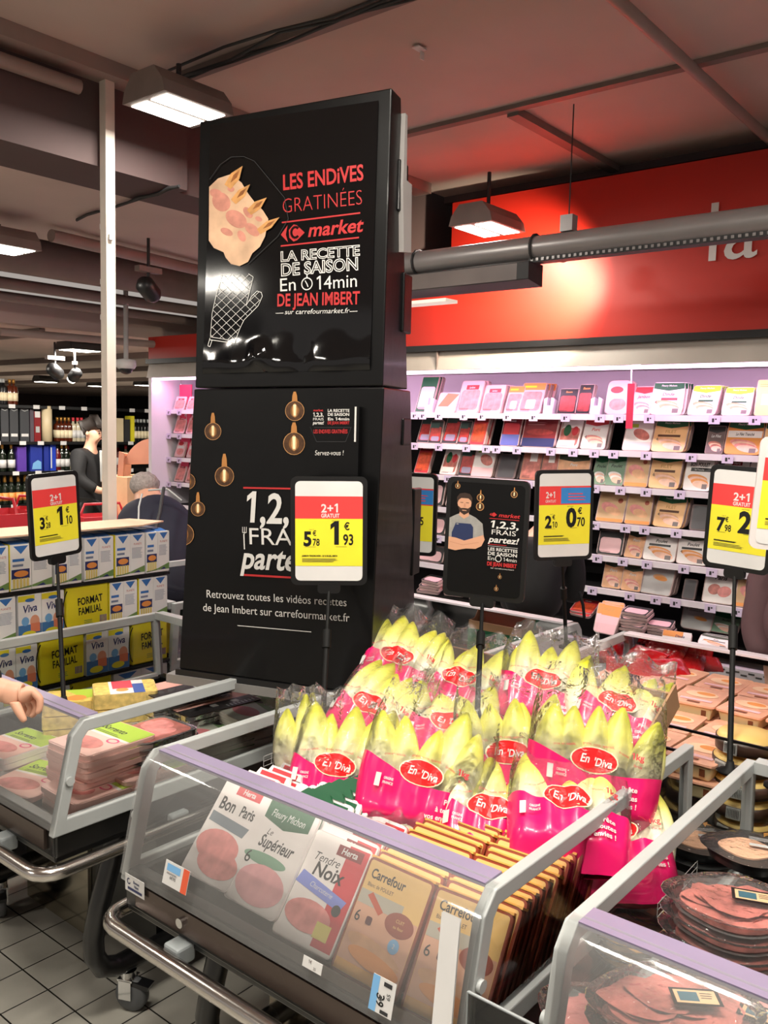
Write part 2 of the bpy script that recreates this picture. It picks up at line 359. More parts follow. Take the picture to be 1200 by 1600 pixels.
sd = bpy.data.lights.new('spot_beam', 'SPOT'); sd.energy = 240; sd.spot_size = R(100); sd.spot_blend = 1.0; sd.color = (1, .82, .6); sd.shadow_soft_size = .04
so = bpy.data.objects.new('spot_beam', sd); COL.objects.link(so); so.parent = sp; so.location = (0, .06, -.05)
so.rotation_euler = (at(850, 452, Y=4.47) - (sp_p + Vector((0, .06, -.05)))).to_track_quat('-Z', 'Y').to_euler()
# ------------------------------------------------------------------ ceiling lamps
LENS = mat('lamp_lens', (255, 246, 232), .3, emit=14.0)
LL = ['twin-lens ceiling lamp shining beside the top of the black tower', 'twin-lens lamp glowing before the upper left end of the red fascia', 'twin-lens lamp on the low ceiling, cut by the left edge',
      'added fill lamp above the front of the endive chest', 'added fill lamp above the back of the endive chest', 'added fill lamp above the round ham trays', 'added fill lamp above the near aisle', 'added fill lamp above the near left aisle', 'ceiling lamp in the aisle behind the viewer, mirrored in the tower', 'added fill lamp above the near middle aisle',
      'flat lit lamp left of the white post, above the dome camera', 'bright lamp low above the dark gift boxes', 'far lamp between the gift boxes and the white post', 'lit lamp above the bottle shelves', 'lit lamp behind the dome camera', 'far lamp right of the white post', 'far lamp above the left end of the bottle shelves']
for (x, y, z, rz), lb in zip(LAMPS, LL):
    f = thing('ceiling_light', lb, 'lamp', (x, y, z), rz); f.scale = (.7, .7, .7) if x < -2.4 and y > 0 else ((1.5, 1.5, 1) if y < -2 else (1, 1, 1))
    far = x < -7
    m = MB(); m.prism([(-.19, 0), (.19, 0), (.17, .07), (.10, .15), (-.10, .15), (-.17, .07)], -.24, .24, DUCT if not far else CHAR, axis='y'); m.obj('housing', f, bevel=.006)
    m = MB(); m.tube([(0, 0, .14), (0, 0, max(.16, (3.2 if x > -3.4 else (2.8 if x > -5 else 2.42)) - z))], .015, CHAR, 8); m.obj('mount', f)
    for sx in (-.09, .09):
        m = MB(); m.b2((sx - .07, -.2, -.006), (sx + .07, .2, -.0015), LENS); m.obj('lens', f)
        ld = bpy.data.lights.new('lamp_glow', 'AREA'); ld.shape = 'RECTANGLE'; ld.size = .13; ld.size_y = .38; ld.energy = LAMP_W / 2 * (2.2 if far else (2.5 if y < -2 else 1)); ld.color = (1, .93, .82)
        lo = bpy.data.objects.new('lamp_glow', ld); COL.objects.link(lo); lo.parent = f; lo.location = (sx, 0, -.012)
# track head spots, dome camera
def spot_head(label, p, s=1.0, lit=False, rz=0, top=2.42):
    t = thing('track_spotlight', label, 'lamp', p, rz)
    m = MB(); m.b2((-.03, -.10, .12), (.03, .10, .16), DUCT); m.tube([(0, 0, .05), (0, 0, (top - p.z) / s)], .012, CHAR, 8); m.obj('bracket', t)
    m = MB(); m.lathe([(.05, -.1), (.07, -.06), (.07, .06), (.04, .1)], BLK, T=Matrix.Rotation(R(60), 4, 'X') @ Matrix.Rotation(R(20), 4, 'Y')); m.obj('lamp_head', t)
    if lit: MB().lathe([(.055, -.108), (.055, -.102)], LENS, T=Matrix.Rotation(R(60), 4, 'X') @ Matrix.Rotation(R(20), 4, 'Y')).obj('lens', t)
    t.scale = (s, s, s)
spot_head('black track spotlight hanging left of the black tower', at(232, 452, D=5.2), .8, top=2.8)
spot_head('dark round spotlight head above the bottle shelves', at(86, 580, D=8.0), .85)
spot_head('lit spotlight head just right of the dark round one', at(117, 586, D=8.0), .75, True, R(60))
pc = at(197, 572, D=6.6); d = thing('dome_camera', 'white dome security camera hanging right of the white post', 'camera', pc)
MB().lathe([(.062, -.02), (.075, .0), (.075, .045), (.05, .05), (.018, .055), (.018, 2.95 - pc.z)], WHITE).obj('housing', d)
MB().lathe([(.01, -.062), (.035, -.052), (.052, -.03), (.055, -.018)], BLKP).obj('dome', d)
# ------------------------------------------------------------------ wall fridge
FX0, FX1, FY = -6.22, 1.2, 4.62
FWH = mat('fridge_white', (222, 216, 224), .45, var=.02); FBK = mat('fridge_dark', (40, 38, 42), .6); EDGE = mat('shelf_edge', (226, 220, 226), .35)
fr = thing('wall_fridge', 'long open wall fridge of packed meats below the red fascia', 'fridge', (0, FY, 0))
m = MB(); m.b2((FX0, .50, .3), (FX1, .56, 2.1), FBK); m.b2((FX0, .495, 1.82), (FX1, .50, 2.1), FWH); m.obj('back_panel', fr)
m = MB(); m.prism([(-.17, 2.085), (-.14, 2.225), (.56, 2.225), (.56, 2.10), (-.10, 2.10)], FX0, FX1, OFFW, axis='x')
for x in (-5.2, -3.24, -1.0): m.b2((x - .003, -.172, 2.09), (x + .003, -.13, 2.22), DUCT)
m.obj('canopy', fr)
m = MB(); m.b2((FX0 + .02, -.135, 2.066), (FX1, -.105, 2.085), mat('fridge_tube', (255, 226, 255), .4, emit=5.0)); m.obj('light_strip', fr)
m = MB(); m.b2((FX0, -.15, .05), (FX0 + .04, .56, 2.1), FWH); m.obj('side_panel', fr)
m = MB(); m.b2((FX0, -.28, .1), (FX1, .56, .42), FBK); m.b2((FX0, -.30, .42), (FX1, -.24, .60), FWH)
for k in range(150): m.box((-4.9 + k * .035, -.302, .575 + (k % 2) * .012), (.028, .006, .007), CHAR)
m.obj('base', fr)
m = MB(); m.quad((FX0, -.25, .60), (FX1, -.25, .60), (FX1, -.25, .70), (FX0, -.25, .70), GLASS); m.obj('front_glass', fr)
for i in range(4):
    x = FX0 + .95 + i * 1.85
    ld = bpy.data.lights.new('fridge_glow', 'AREA'); ld.shape = 'RECTANGLE'; ld.size = 1.8; ld.size_y = .05; ld.energy = PINK_W; ld.color = (1, .56, .90)
    lo = bpy.data.objects.new('fridge_glow', ld); COL.objects.link(lo); lo.parent = fr; lo.location = (x, -.12, 2.06); lo.rotation_euler = (R(22), 0, 0)
SHELF_Z = [at(920, y, Y=FY).z for y in (648, 703, 758, 815, 866, 917)]
TAGM = mat('shelf_tag', (214, 200, 226), .5)
TAGX = [[(-8 + i * 24 + random.uniform(-5, 5)) for i in range(60)] for _ in range(6)]
random.seed(11)
pxs = [[(648, 661, 686, 725, 753, 793, 834, 884, 938, 967, 1015, 1117, 1180)], [(648, 686, 729, 760, 776, 808, 861, 896, 929, 959, 1010, 1081, 1138)], [(680, 700, 826, 930, 970, 1010, 1063)], [(930, 978, 1008, 1058)], [(684, 934, 974, 1012, 1070, 1114)], [(926, 985, 1026, 1057, 1112, 1155)]]
for i, z in enumerate(SHELF_Z):
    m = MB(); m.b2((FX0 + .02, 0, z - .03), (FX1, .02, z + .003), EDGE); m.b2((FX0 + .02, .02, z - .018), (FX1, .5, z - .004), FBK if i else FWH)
    sh = m.obj('shelf', fr)
    for px in pxs[i][0] + ((262, 272, 284) if i < 4 else ()):
        x = at(px, (648, 703, 758, 815, 866, 917)[i], Y=FY).x
        if px < 300: x = -6.2 + {262: .06, 272: .2, 284: .42}[px]
        m = MB(); p = Print(m, Matrix.Translation((x, -.004, z - .02)), step=.0001, off=.0012); w = .058
        m.b2((-w / 2, -.001, -.022), (w / 2, 0, .022), TAGM, p.T); p.rect(-.012, -.012, .0, .008, CHAR); p.rect(.004, .0, .012, .008, CHAR)
        m.obj('price_tag', sh)
t = thing('aisle_flag', 'pink hanging section flag reading Lardons on the fridge end wall', 'sign', (-6.05, 4.72, 1.62))
m = MB(); FLAG = mat('flag_pink', (226, 48, 92), .45)
m.prism([(-.05, -.42), (.03, -.42), (.075, .0), (.085, .42), (-.075, .42), (-.07, 0)], -.004, .004, FLAG, axis='y')
Print(m, None, off=.006).text('Lardons', .025, .12, .045, WHITE, rot=R(90), align='l'); m.obj('flag', t)
MB().tube([(-.06, 0, .42), (-.06, 0, .46), (.2, 0, .46)], .004, STEEL, 6).obj('bracket', t)
m = MB(); hp = at(985, 620, Y=4.50)
t = thing('aisle_flag', 'narrow pink strip hanging before the top fridge shelf', 'sign', hp)
m.b2((-.018, -.002, -.17), (.02, .002, .07), FLAG); m.obj('flag', t); MB().tube([(0, 0, .07), (.0, 0, .17), (.05, 0, .17)], .004, EDGE, 6).obj('bracket', t)
# ------------------------------------------------------------------ packets
def d_slices(p, w, h, base, top, word, num=None, food=HAM, wordc=BLK, band=None, brand=None, serif=.2):
    """sleeve with coloured head, product name, arc of slices"""
    p.poly(rrect(w * .96, h * .98, w * .09, 4, 0, h / 2), base)
    if top: p.poly([(-w * .47, h * .80), (0, h * .73), (w * .47, h * .80), (w * .46, h * .97), (-w * .46, h * .97)], top)
    if brand: p.text(brand, 0, h * .865, h * .055, WHITE, 'bold', xs=min(1, .8 * w / (len(brand) * h * .042)))
    if band: p.rect(-w * .36, h * .46, w * .30, h * .53, band)
    if word: p.text(word, 0, h * .58, h * .10, wordc, 'bold', xs=min(1, .9 * w / (len(word) * h * .085)), shear=serif)
    for k in range(4): p.ell(-w * .02 + k * w * .05, h * (.34 - .055 * k), w * (.36 - .02 * k), h * .10, food if k % 2 == 0 else mat('slice_light', (238, 190, 170), .45, var=.12, scale=30), rot=-.15)
    if num: p.text(num, -w * .36, h * .34, h * .10, BLK, 'reg')
    p.rect(w * .18, h * .06, w * .36, h * .19, mat('info_box', (120, 110, 110), .5))
def d_window(p, w, h, base, meat, top=None, word=None, wc=WHITE):
    p.rect(-w * .47, h * .02, w * .47, h * .98, base); p.rr(0, h * .40, w * .82, h * .62, w * .12, meat)
    if top: p.rect(-w * .47, h * .76, w * .47, h * .98, top)
    if word: p.text(word, 0, h * .83, h * .075, wc, 'bold', xs=min(1, .85 * w / (len(word) * h * .06)), shear=.15)
    p.micro(-w * .38, h * .13, w * .5, h * .03, 3, CHAR)
def d_kraft(p, w, h, word=None):
    p.rect(-w * .47, h * .02, w * .47, h * .98, KRAFT)
    if word: p.text(word, -w * .40, h * .80, h * .09, CHAR, 'bold', align='l', xs=min(1, .7 * w / (len(word) * h * .075)))
    p.micro(-w * .4, h * .86, w * .6, h * .03, 2, BROWNL)
    p.ell(w * .28, h * .70, w * .09, w * .09, mat('seal_red', (170, 80, 60), .5)); p.ell(-w * .05, h * .45, w * .34, h * .16, HAM, rot=-.4); p.ell(w * .08, h * .36, w * .30, h * .12, POUL, rot=-.3); p.rect(-w * .47, h * .02, w * .47, h * .12, ORNG)
def d_grey(p, w, h, word='Blanc de dinde'):
    p.rect(-w * .47, h * .02, w * .47, h * .98, mat('pale_grey_pack', (206, 204, 204), .5)); p.text(word, -w * .38, h * .82, h * .05, CHAR, 'bold', align='l', xs=.75); p.micro(-w * .38, h * .75, w * .5, h * .03, 2, CHAR)
    p.ell(w * .05, h * .47, w * .22, h * .08, POUL, rot=-.1); p.ell(w * .10, h * .44, w * .2, h * .06, ORNG, rot=-.1)
PW = mat('white_pack', (236, 228, 226), .4); PKPACK = mat('pale_pink_pack', (238, 190, 196), .4)
DES = {
 'greenham': ('green-backed ham packet', lambda p, w, h: d_window(p, w, h, DGREEN, PKPACK)),
 'kraftbox': ('open kraft packet', lambda p, w, h: (p.rect(-w * .47, 0, w * .47, h * .98, PKPACK), p.poly([(-w * .4, h * .3), (w * .1, h * .3), (w * .46, h * .9), (-w * .1, h * .95)], CARD))),
 'pinkred': ('glossy pink packet with red badge', lambda p, w, h: (d_window(p, w, h, PKPACK, HAM), p.rect(-w * .25, h * .72, w * .3, h * .86, WREDS), p.text('Lardons', 0, h * .76, h * .06, WHITE, 'bold', shear=.2, xs=.8))),
 'pinkorange': ('pink packet with orange-yellow head', lambda p, w, h: (d_window(p, w, h, PKPACK, HAM, ORNG), p.rect(-w * .4, h * .84, w * .1, h * .9, YEL), p.rr(0, h * .3, w * .4, h * .3, .01, PW))),
 'blackred': ('black packet with red meat window', lambda p, w, h: d_window(p, w, h, BLK, MEAT, BLK, 'Bacon', ORNG)),
 'pinkround': ('round-cornered pink packet, red oval', lambda p, w, h: (p.rr(0, h / 2, w * .95, h * .97, w * .2, PKPACK), p.ell(-w * .1, h * .72, w * .26, h * .1, WREDS), p.ell(0, h * .3, w * .34, h * .18, HAM), p.rect(-w * .4, h * .46, w * .3, h * .6, PW))),
 'pinkslices': ('pink and red sliced ham packet', lambda p, w, h: d_slices(p, w, h, PKPACK, WREDS, 'Jambon', None, HAM, WREDS)),
 'dinde': ('turkey packet, green head, red band', lambda p, w, h: (d_slices(p, w, h, PW, DGREEN, 'Dinde', '4', POUL, WREDS, None, 'Fleury Michon'), p.rect(-w * .2, h * .44, w * .3, h * .52, WREDS))),
 'dindegreen': ('turkey packet with two-tone green head', lambda p, w, h: (d_slices(p, w, h, PW, LGREEN, 'Dinde', None, POUL, DGREEN, None, 'Fleury Michon'), p.rect(-w * .2, h * .44, w * .3, h * .50, DGREEN))),
 'yellow': ('pale yellow packet', lambda p, w, h: (p.rect(-w * .47, h * .02, w * .47, h * .98, mat('pale_yellow', (246, 222, 140), .45)), p.micro(-w * .4, h * .85, w * .7, h * .05, 2, BROWNL), p.rect(-w * .3, h * .3, w * .3, h * .6, PW))),
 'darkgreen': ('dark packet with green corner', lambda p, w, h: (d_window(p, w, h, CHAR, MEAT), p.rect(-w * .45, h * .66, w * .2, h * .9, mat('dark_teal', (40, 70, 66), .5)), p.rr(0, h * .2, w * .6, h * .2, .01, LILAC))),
 'red': ('bright red packet with orange slices', lambda p, w, h: d_window(p, w, h, WREDS, mat('chorizo', (222, 84, 50), .45, var=.25, scale=40), DKRED, 'Chorizo')),
 'redblue': ('red packet with blue foot', lambda p, w, h: (d_window(p, w, h, DKRED, WREDS), p.rect(-w * .47, h * .02, w * .47, h * .36, mat('dim_blue', (84, 92, 160), .45)), p.text('Rosette', 0, h * .75, h * .07, WHITE, 'bold', xs=.7, shear=.2))),
 'widered': ('wide dark red packet, blue foot', lambda p, w, h: (p.rect(-w * .48, h * .02, w * .48, h * .98, DKRED), p.rect(-w * .48, h * .02, w * .48, h * .30, NAVY), p.micro(-w * .4, h * .8, w * .6, h * .06, 2, mat('dim_pink', (190, 120, 120), .5)), p.ell(0, h * .5, w * .4, h * .1, MEAT))),
 'herb': ('white packet, green herb badge', lambda p, w, h: (d_window(p, w, h, PW, HAMD), p.ell(-w * .15, h * .62, w * .16, h * .2, DGREEN), p.ell(w * .2, h * .6, w * .14, h * .16, WREDS), p.rect(-w * .4, h * .1, w * .3, h * .28, PW))),
 'porc': ('red-headed pork packet', lambda p, w, h: d_slices(p, w, h, PW, WREDS, 'Porc', '4', HAM, WREDS, None, 'au Porc')),
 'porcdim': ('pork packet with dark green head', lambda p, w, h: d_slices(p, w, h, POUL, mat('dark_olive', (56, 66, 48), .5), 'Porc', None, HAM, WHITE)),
 'whitegreen': ('pale packet with green mark', lambda p, w, h: (p.rect(-w * .47, h * .02, w * .47, h * .98, PW), p.ell(w * .1, h * .55, w * .32, h * .16, HAMD, rot=-.5), p.rect(-w * .35, h * .78, -w * .05, h * .9, LGREEN), p.rect(-w * .47, h * .02, w * .47, h * .3, PKPACK))),
 'filet': ('orange fillet packet, green head', lambda p, w, h: d_slices(p, w, h, mat('peach_pack', (240, 190, 136), .45), DGREEN, 'FILET', '4', POUL, BROWNL, mat('brown_band', (90, 54, 32), .5), 'Fleury Michon', 0)),
 'filetsix': ('orange six-slice fillet packet, green head', lambda p, w, h: d_slices(p, w, h, mat('peach_pack', (240, 190, 136), .45), DGREEN, 'FILET', '6', POUL, BROWNL, mat('brown_band', (90, 54, 32), .5), 'Fleury Michon', 0)),
 'filetdim': ('fillet packet with painted grey shade', lambda p, w, h: d_slices(p, w, h, mat('dim_grey', (110, 92, 92), .5), CHAR, 'Le Filet', None, HAMD, WHITE)),  # dim greys put the shelf's shade into this packet's colour
 'tranche': ('orange and white sliced fillet packet', lambda p, w, h: (d_slices(p, w, h, ORNG, DGREEN, None, None, HAM, BLK, None, 'Fleury Michon'), p.rect(-w * .46, h * .5, w * .46, h * .70, PW), p.text('Le Filet Tranché', 0, h * .56, h * .085, BLK, 'bold', xs=.62, shear=.25))),
 'meat': ('clear meat packet with white ticket', lambda p, w, h: (d_window(p, w, h, mat('tan_meat', (178, 110, 90), .4, var=.2, scale=30), HAMD), p.rect(-w * .12, h * .62, w * .25, h * .98, PW))),
 'poulet': ('white packet reading Bon Poulet', lambda p, w, h: (d_slices(p, w, h, PW, None, None, None, ORNG), p.rect(-w * .2, h * .84, w * .2, h * .98, DKRED), p.text('Herta', 0, h * .87, h * .07, WHITE, 'bold', xs=.8), p.text('BON POULET', 0, h * .66, h * .105, BLK, 'bold', xs=.58), p.rect(-w * .3, h * .52, w * .42, h * .62, BLK), p.text('La Tranche', 0, h * .55, h * .05, WHITE, xs=.8))),
 'pouletw': ('white and orange chicken packet', lambda p, w, h: d_slices(p, w, h, PW, mat('dark_olive', (56, 66, 48), .5), 'Poulet', '4', ORNG, BLK, BLK)),
 'kraft': ('kraft-coloured packet with red seal', lambda p, w, h: d_kraft(p, w, h)),
 'carre': ('kraft-coloured packet with black heading', lambda p, w, h: d_kraft(p, w, h, 'Carrefour')),
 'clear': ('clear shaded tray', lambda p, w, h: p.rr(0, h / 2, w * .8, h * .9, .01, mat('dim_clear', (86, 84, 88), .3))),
 'grey': ('pale grey packet, sausage picture', lambda p, w, h: d_grey(p, w, h)),
 'paris': ('white packet reading Paris', lambda p, w, h: (p.rect(-w * .47, h * .02, w * .47, h * .98, PW), p.text('Paris', 0, h * .66, h * .12, BLK, 'bold', shear=.3), p.rect(-w * .47, h * .86, w * .47, h * .98, DGREEN), p.ell(-w * .15, h * .38, w * .2, h * .15, HAMD, rot=.3), p.ell(w * .18, h * .34, w * .22, h * .15, HAM, rot=.3))),
 'boxorange': ('orange and pink sleeve', lambda p, w, h: (p.rect(-w * .47, h * .02, w * .47, h * .98, PKPACK), p.rect(-w * .47, h * .62, w * .47, h * .98, ORNG), p.micro(-w * .4, h * .85, w * .7, h * .05, 2, BROWNL))),
 'dindebox': ('orange box reading Dinde', lambda p, w, h: (p.rect(-w * .48, h * .02, w * .48, h * .98, PW), p.rect(-w * .48, h * .4, w * .2, h * .98, ORNG), p.text('Dinde', w * .1, h * .4, h * .26, NAVY, 'bold', shear=.2))),
 'greenpoulet': ('green chicken packet', lambda p, w, h: d_slices(p, w, h, mat('grey_green', (120, 150, 126), .5), DGREEN, 'Poulet', None, PW, BLK)),
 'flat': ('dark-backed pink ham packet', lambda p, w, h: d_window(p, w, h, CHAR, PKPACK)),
}
def make_packet(key, w, h, t, label, M, group=None, cat='packet', r=None):
    mb = MB(); mb.prism(rrect(w, h, r if r else w * .1, 3, 0, h / 2), 0, t, TRAYM if key in ('clear', 'meat') else SIDEM, axis='y')
    o = mb.obj('meat_packet'); o.matrix_world = M; tag(o, label, cat, group)
    q = MB(); DES[key][1](Print(q, None, off=.0012, step=.00008), w, h); q.obj('front_label', o); return o
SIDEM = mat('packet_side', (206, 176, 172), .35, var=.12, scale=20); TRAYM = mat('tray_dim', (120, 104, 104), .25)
NAMES = ['top', 'second', 'third', 'fourth', 'fifth', 'sixth']
EDY = (648, 703, 758, 815, 866, 917)
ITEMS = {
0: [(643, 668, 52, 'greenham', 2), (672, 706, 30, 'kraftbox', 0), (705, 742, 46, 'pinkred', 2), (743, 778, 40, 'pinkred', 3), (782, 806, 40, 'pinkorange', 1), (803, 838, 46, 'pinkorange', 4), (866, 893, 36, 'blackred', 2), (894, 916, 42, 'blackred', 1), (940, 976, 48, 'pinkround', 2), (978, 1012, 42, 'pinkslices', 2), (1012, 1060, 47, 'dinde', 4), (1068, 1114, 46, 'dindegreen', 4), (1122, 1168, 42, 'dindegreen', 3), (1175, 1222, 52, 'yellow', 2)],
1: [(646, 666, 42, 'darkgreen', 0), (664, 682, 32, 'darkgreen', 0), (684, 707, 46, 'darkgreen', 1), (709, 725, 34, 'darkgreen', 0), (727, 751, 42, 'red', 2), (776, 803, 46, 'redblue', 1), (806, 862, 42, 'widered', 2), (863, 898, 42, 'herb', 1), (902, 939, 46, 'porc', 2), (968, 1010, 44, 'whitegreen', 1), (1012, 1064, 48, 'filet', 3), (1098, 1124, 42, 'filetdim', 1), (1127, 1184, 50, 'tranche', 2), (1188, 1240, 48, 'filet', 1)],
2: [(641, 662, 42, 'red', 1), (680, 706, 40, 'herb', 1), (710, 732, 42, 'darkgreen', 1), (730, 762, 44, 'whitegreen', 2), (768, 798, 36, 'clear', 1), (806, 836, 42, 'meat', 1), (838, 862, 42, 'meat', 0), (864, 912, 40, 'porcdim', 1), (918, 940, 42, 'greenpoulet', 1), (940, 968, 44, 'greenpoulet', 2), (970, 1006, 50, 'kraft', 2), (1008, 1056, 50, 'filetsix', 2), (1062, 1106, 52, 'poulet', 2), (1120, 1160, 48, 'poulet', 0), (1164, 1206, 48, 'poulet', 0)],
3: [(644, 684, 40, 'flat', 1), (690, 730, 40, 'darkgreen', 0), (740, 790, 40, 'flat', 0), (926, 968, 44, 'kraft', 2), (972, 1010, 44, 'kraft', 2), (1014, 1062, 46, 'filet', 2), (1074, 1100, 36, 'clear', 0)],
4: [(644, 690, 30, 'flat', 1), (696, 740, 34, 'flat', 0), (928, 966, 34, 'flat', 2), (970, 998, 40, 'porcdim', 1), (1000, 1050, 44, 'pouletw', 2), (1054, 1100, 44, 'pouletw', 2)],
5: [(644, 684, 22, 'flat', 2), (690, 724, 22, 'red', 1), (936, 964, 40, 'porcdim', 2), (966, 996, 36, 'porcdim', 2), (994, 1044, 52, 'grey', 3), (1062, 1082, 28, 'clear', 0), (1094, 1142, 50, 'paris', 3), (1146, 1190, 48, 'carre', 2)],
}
def edge_y(i, px):  # the shelf edge in the picture at column px
    e = Vector((0, 0, 0)); z = SHELF_Z[i]; lo = at(px, EDY[i], Y=FY); return lo.x
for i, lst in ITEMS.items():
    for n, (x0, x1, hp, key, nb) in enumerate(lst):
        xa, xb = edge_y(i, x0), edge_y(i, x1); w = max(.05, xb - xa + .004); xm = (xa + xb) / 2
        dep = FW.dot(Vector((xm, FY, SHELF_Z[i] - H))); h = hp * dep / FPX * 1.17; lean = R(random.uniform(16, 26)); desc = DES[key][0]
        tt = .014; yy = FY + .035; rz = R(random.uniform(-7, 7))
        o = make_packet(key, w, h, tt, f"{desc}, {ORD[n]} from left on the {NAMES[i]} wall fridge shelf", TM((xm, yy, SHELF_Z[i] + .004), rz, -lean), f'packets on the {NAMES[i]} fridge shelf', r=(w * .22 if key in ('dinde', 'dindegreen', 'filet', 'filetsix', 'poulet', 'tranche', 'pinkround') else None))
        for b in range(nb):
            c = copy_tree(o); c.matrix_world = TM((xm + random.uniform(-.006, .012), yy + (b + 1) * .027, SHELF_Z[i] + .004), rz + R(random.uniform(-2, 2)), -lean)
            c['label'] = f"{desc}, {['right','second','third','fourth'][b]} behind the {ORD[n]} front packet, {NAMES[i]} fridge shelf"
# packets lying in the bottom of the fridge
BOT = [((944, 1005), .13, .17, 'boxorange', 60, 3), ((986, 985), .15, .10, 'flat', 14, 5), ((1025, 990), .14, .09, 'flat', 18, 2), ((1086, 985), .16, .15, 'grey', 55, 2), ((1055, 1003), .15, .055, 'dindebox', 60, 0), ((1127, 990), .15, .12, 'greenpoulet', 55, 2), ((1117, 1012), .17, .07, 'pouletw', 40, 1), ((668, 926), .16, .1, 'flat', 16, 4), ((708, 930), .14, .1, 'red', 25, 1), ((1180, 1010), .15, .1, 'pouletw', 45, 0), ((745, 938), .15, .1, 'flat', 18, 2), ((905, 962), .15, .12, 'red', 30, 1)]
for n, ((px, py), w, h, key, ang, nb) in enumerate(BOT):
    b = at(px, py, Z=.66); b.y = max(4.45, min(b.y, 4.75)); b = at(px, py, Y=b.y); b.z = max(b.z, .62)
    for k in range(nb + 1):
        lb = f"{DES[key][0]}, {ORD[k]} of the {ORD[n]} pile in the fridge bottom"
        make_packet(key, w, h, .014, lb, TM(b + Vector((random.uniform(-.01, .01), .015 * k * (1 if ang > 30 else .2), .004 + (.017 * k if ang <= 30 else .004 * k))), R(random.uniform(-14, 14)), -R(90 - ang)), 'packets in the bottom of the fridge')
# small left return of the fridge
for i in range(4):
    for k in range(3):
        w = .13; lb = f"pink packet, {ORD[k]} from the end wall, far left {NAMES[i]} fridge shelf"
        make_packet('pinkred' if i != 2 else 'pinkround', w, .17 if i else .12, .014, lb, TM((-6.08 + k * .16, FY + .05, SHELF_Z[i] + .004), R(random.uniform(-6, 6)), -R(20)), 'bacon packets at the far left of the fridge')
# clear plastic dividers on the top shelf
for n, px in enumerate((664, 851, 925)):
    mb = MB(); mb.prism([(-.03, 0), (.03, 0), (.035, .09), (.012, .10), (.012, .05), (-.012, .05), (-.012, .10), (-.035, .09)], 0, .05, mat('white_clip', (226, 220, 230), .3), axis='y')
    o = mb.obj('shelf_clip'); o.matrix_world = TM((at(px, 648, Y=FY).x, FY + .03, SHELF_Z[0] + .004), 0, -R(12)); tag(o, f"white plastic ticket clip, {ORD[n]} from the left on the top fridge shelf", 'clip', 'ticket clips')
# ------------------------------------------------------------------ chilled chests on castors
def fit(p, t, x0, x1, y, h, m, st='reg', shear=0.0, y1=None):
    """text stretched between two points of its baseline"""
    nat = sum(GL[('adv', c if ('adv', c) in GL else ' ')] for c in t) * h / .73
    L = math.hypot(x1 - x0, (y1 if y1 is not None else y) - y)
    return p.text(t, x0, y, h, m, st, 'l', xs=L / nat, shear=shear, rot=math.atan2((y1 if y1 is not None else y) - y, x1 - x0))
PANEL = mat('chest_panel', (84, 72, 66), .22, metal=.6, var=.03); CHR = mat('chrome', (215, 215, 215), .12, metal=1.0, var=.02); RUB = mat('grey_rubber', (88, 90, 92), .6); CHBLK = mat('chest_black', (14, 14, 14), .32, coat=.2)
INOX = mat('inox_panel', (190, 182, 165), .12, metal=1.0, var=.03)
RAIL_LIT = mat('rail_fridge_lit', (226, 218, 224), .35)  # paler than the front chests' rails; the fridge's glow is put into the colour
def ring(mb, out, inn, x0, x1, m):
    n = len(out); vv = [(x0, *p) for p in out] + [(x0, *p) for p in inn] + [(x1, *p) for p in out] + [(x1, *p) for p in inn]; ff = []
    for i in range(n):
        j = (i + 1) % n
        ff += [(i, j, n + j, n + i), (2 * n + i, 3 * n + i, 3 * n + j, 2 * n + j), (i, 2 * n + i, 2 * n + j, j), (n + i, n + j, 3 * n + j, 3 * n + i)]
    mb.add(vv, ff, m)
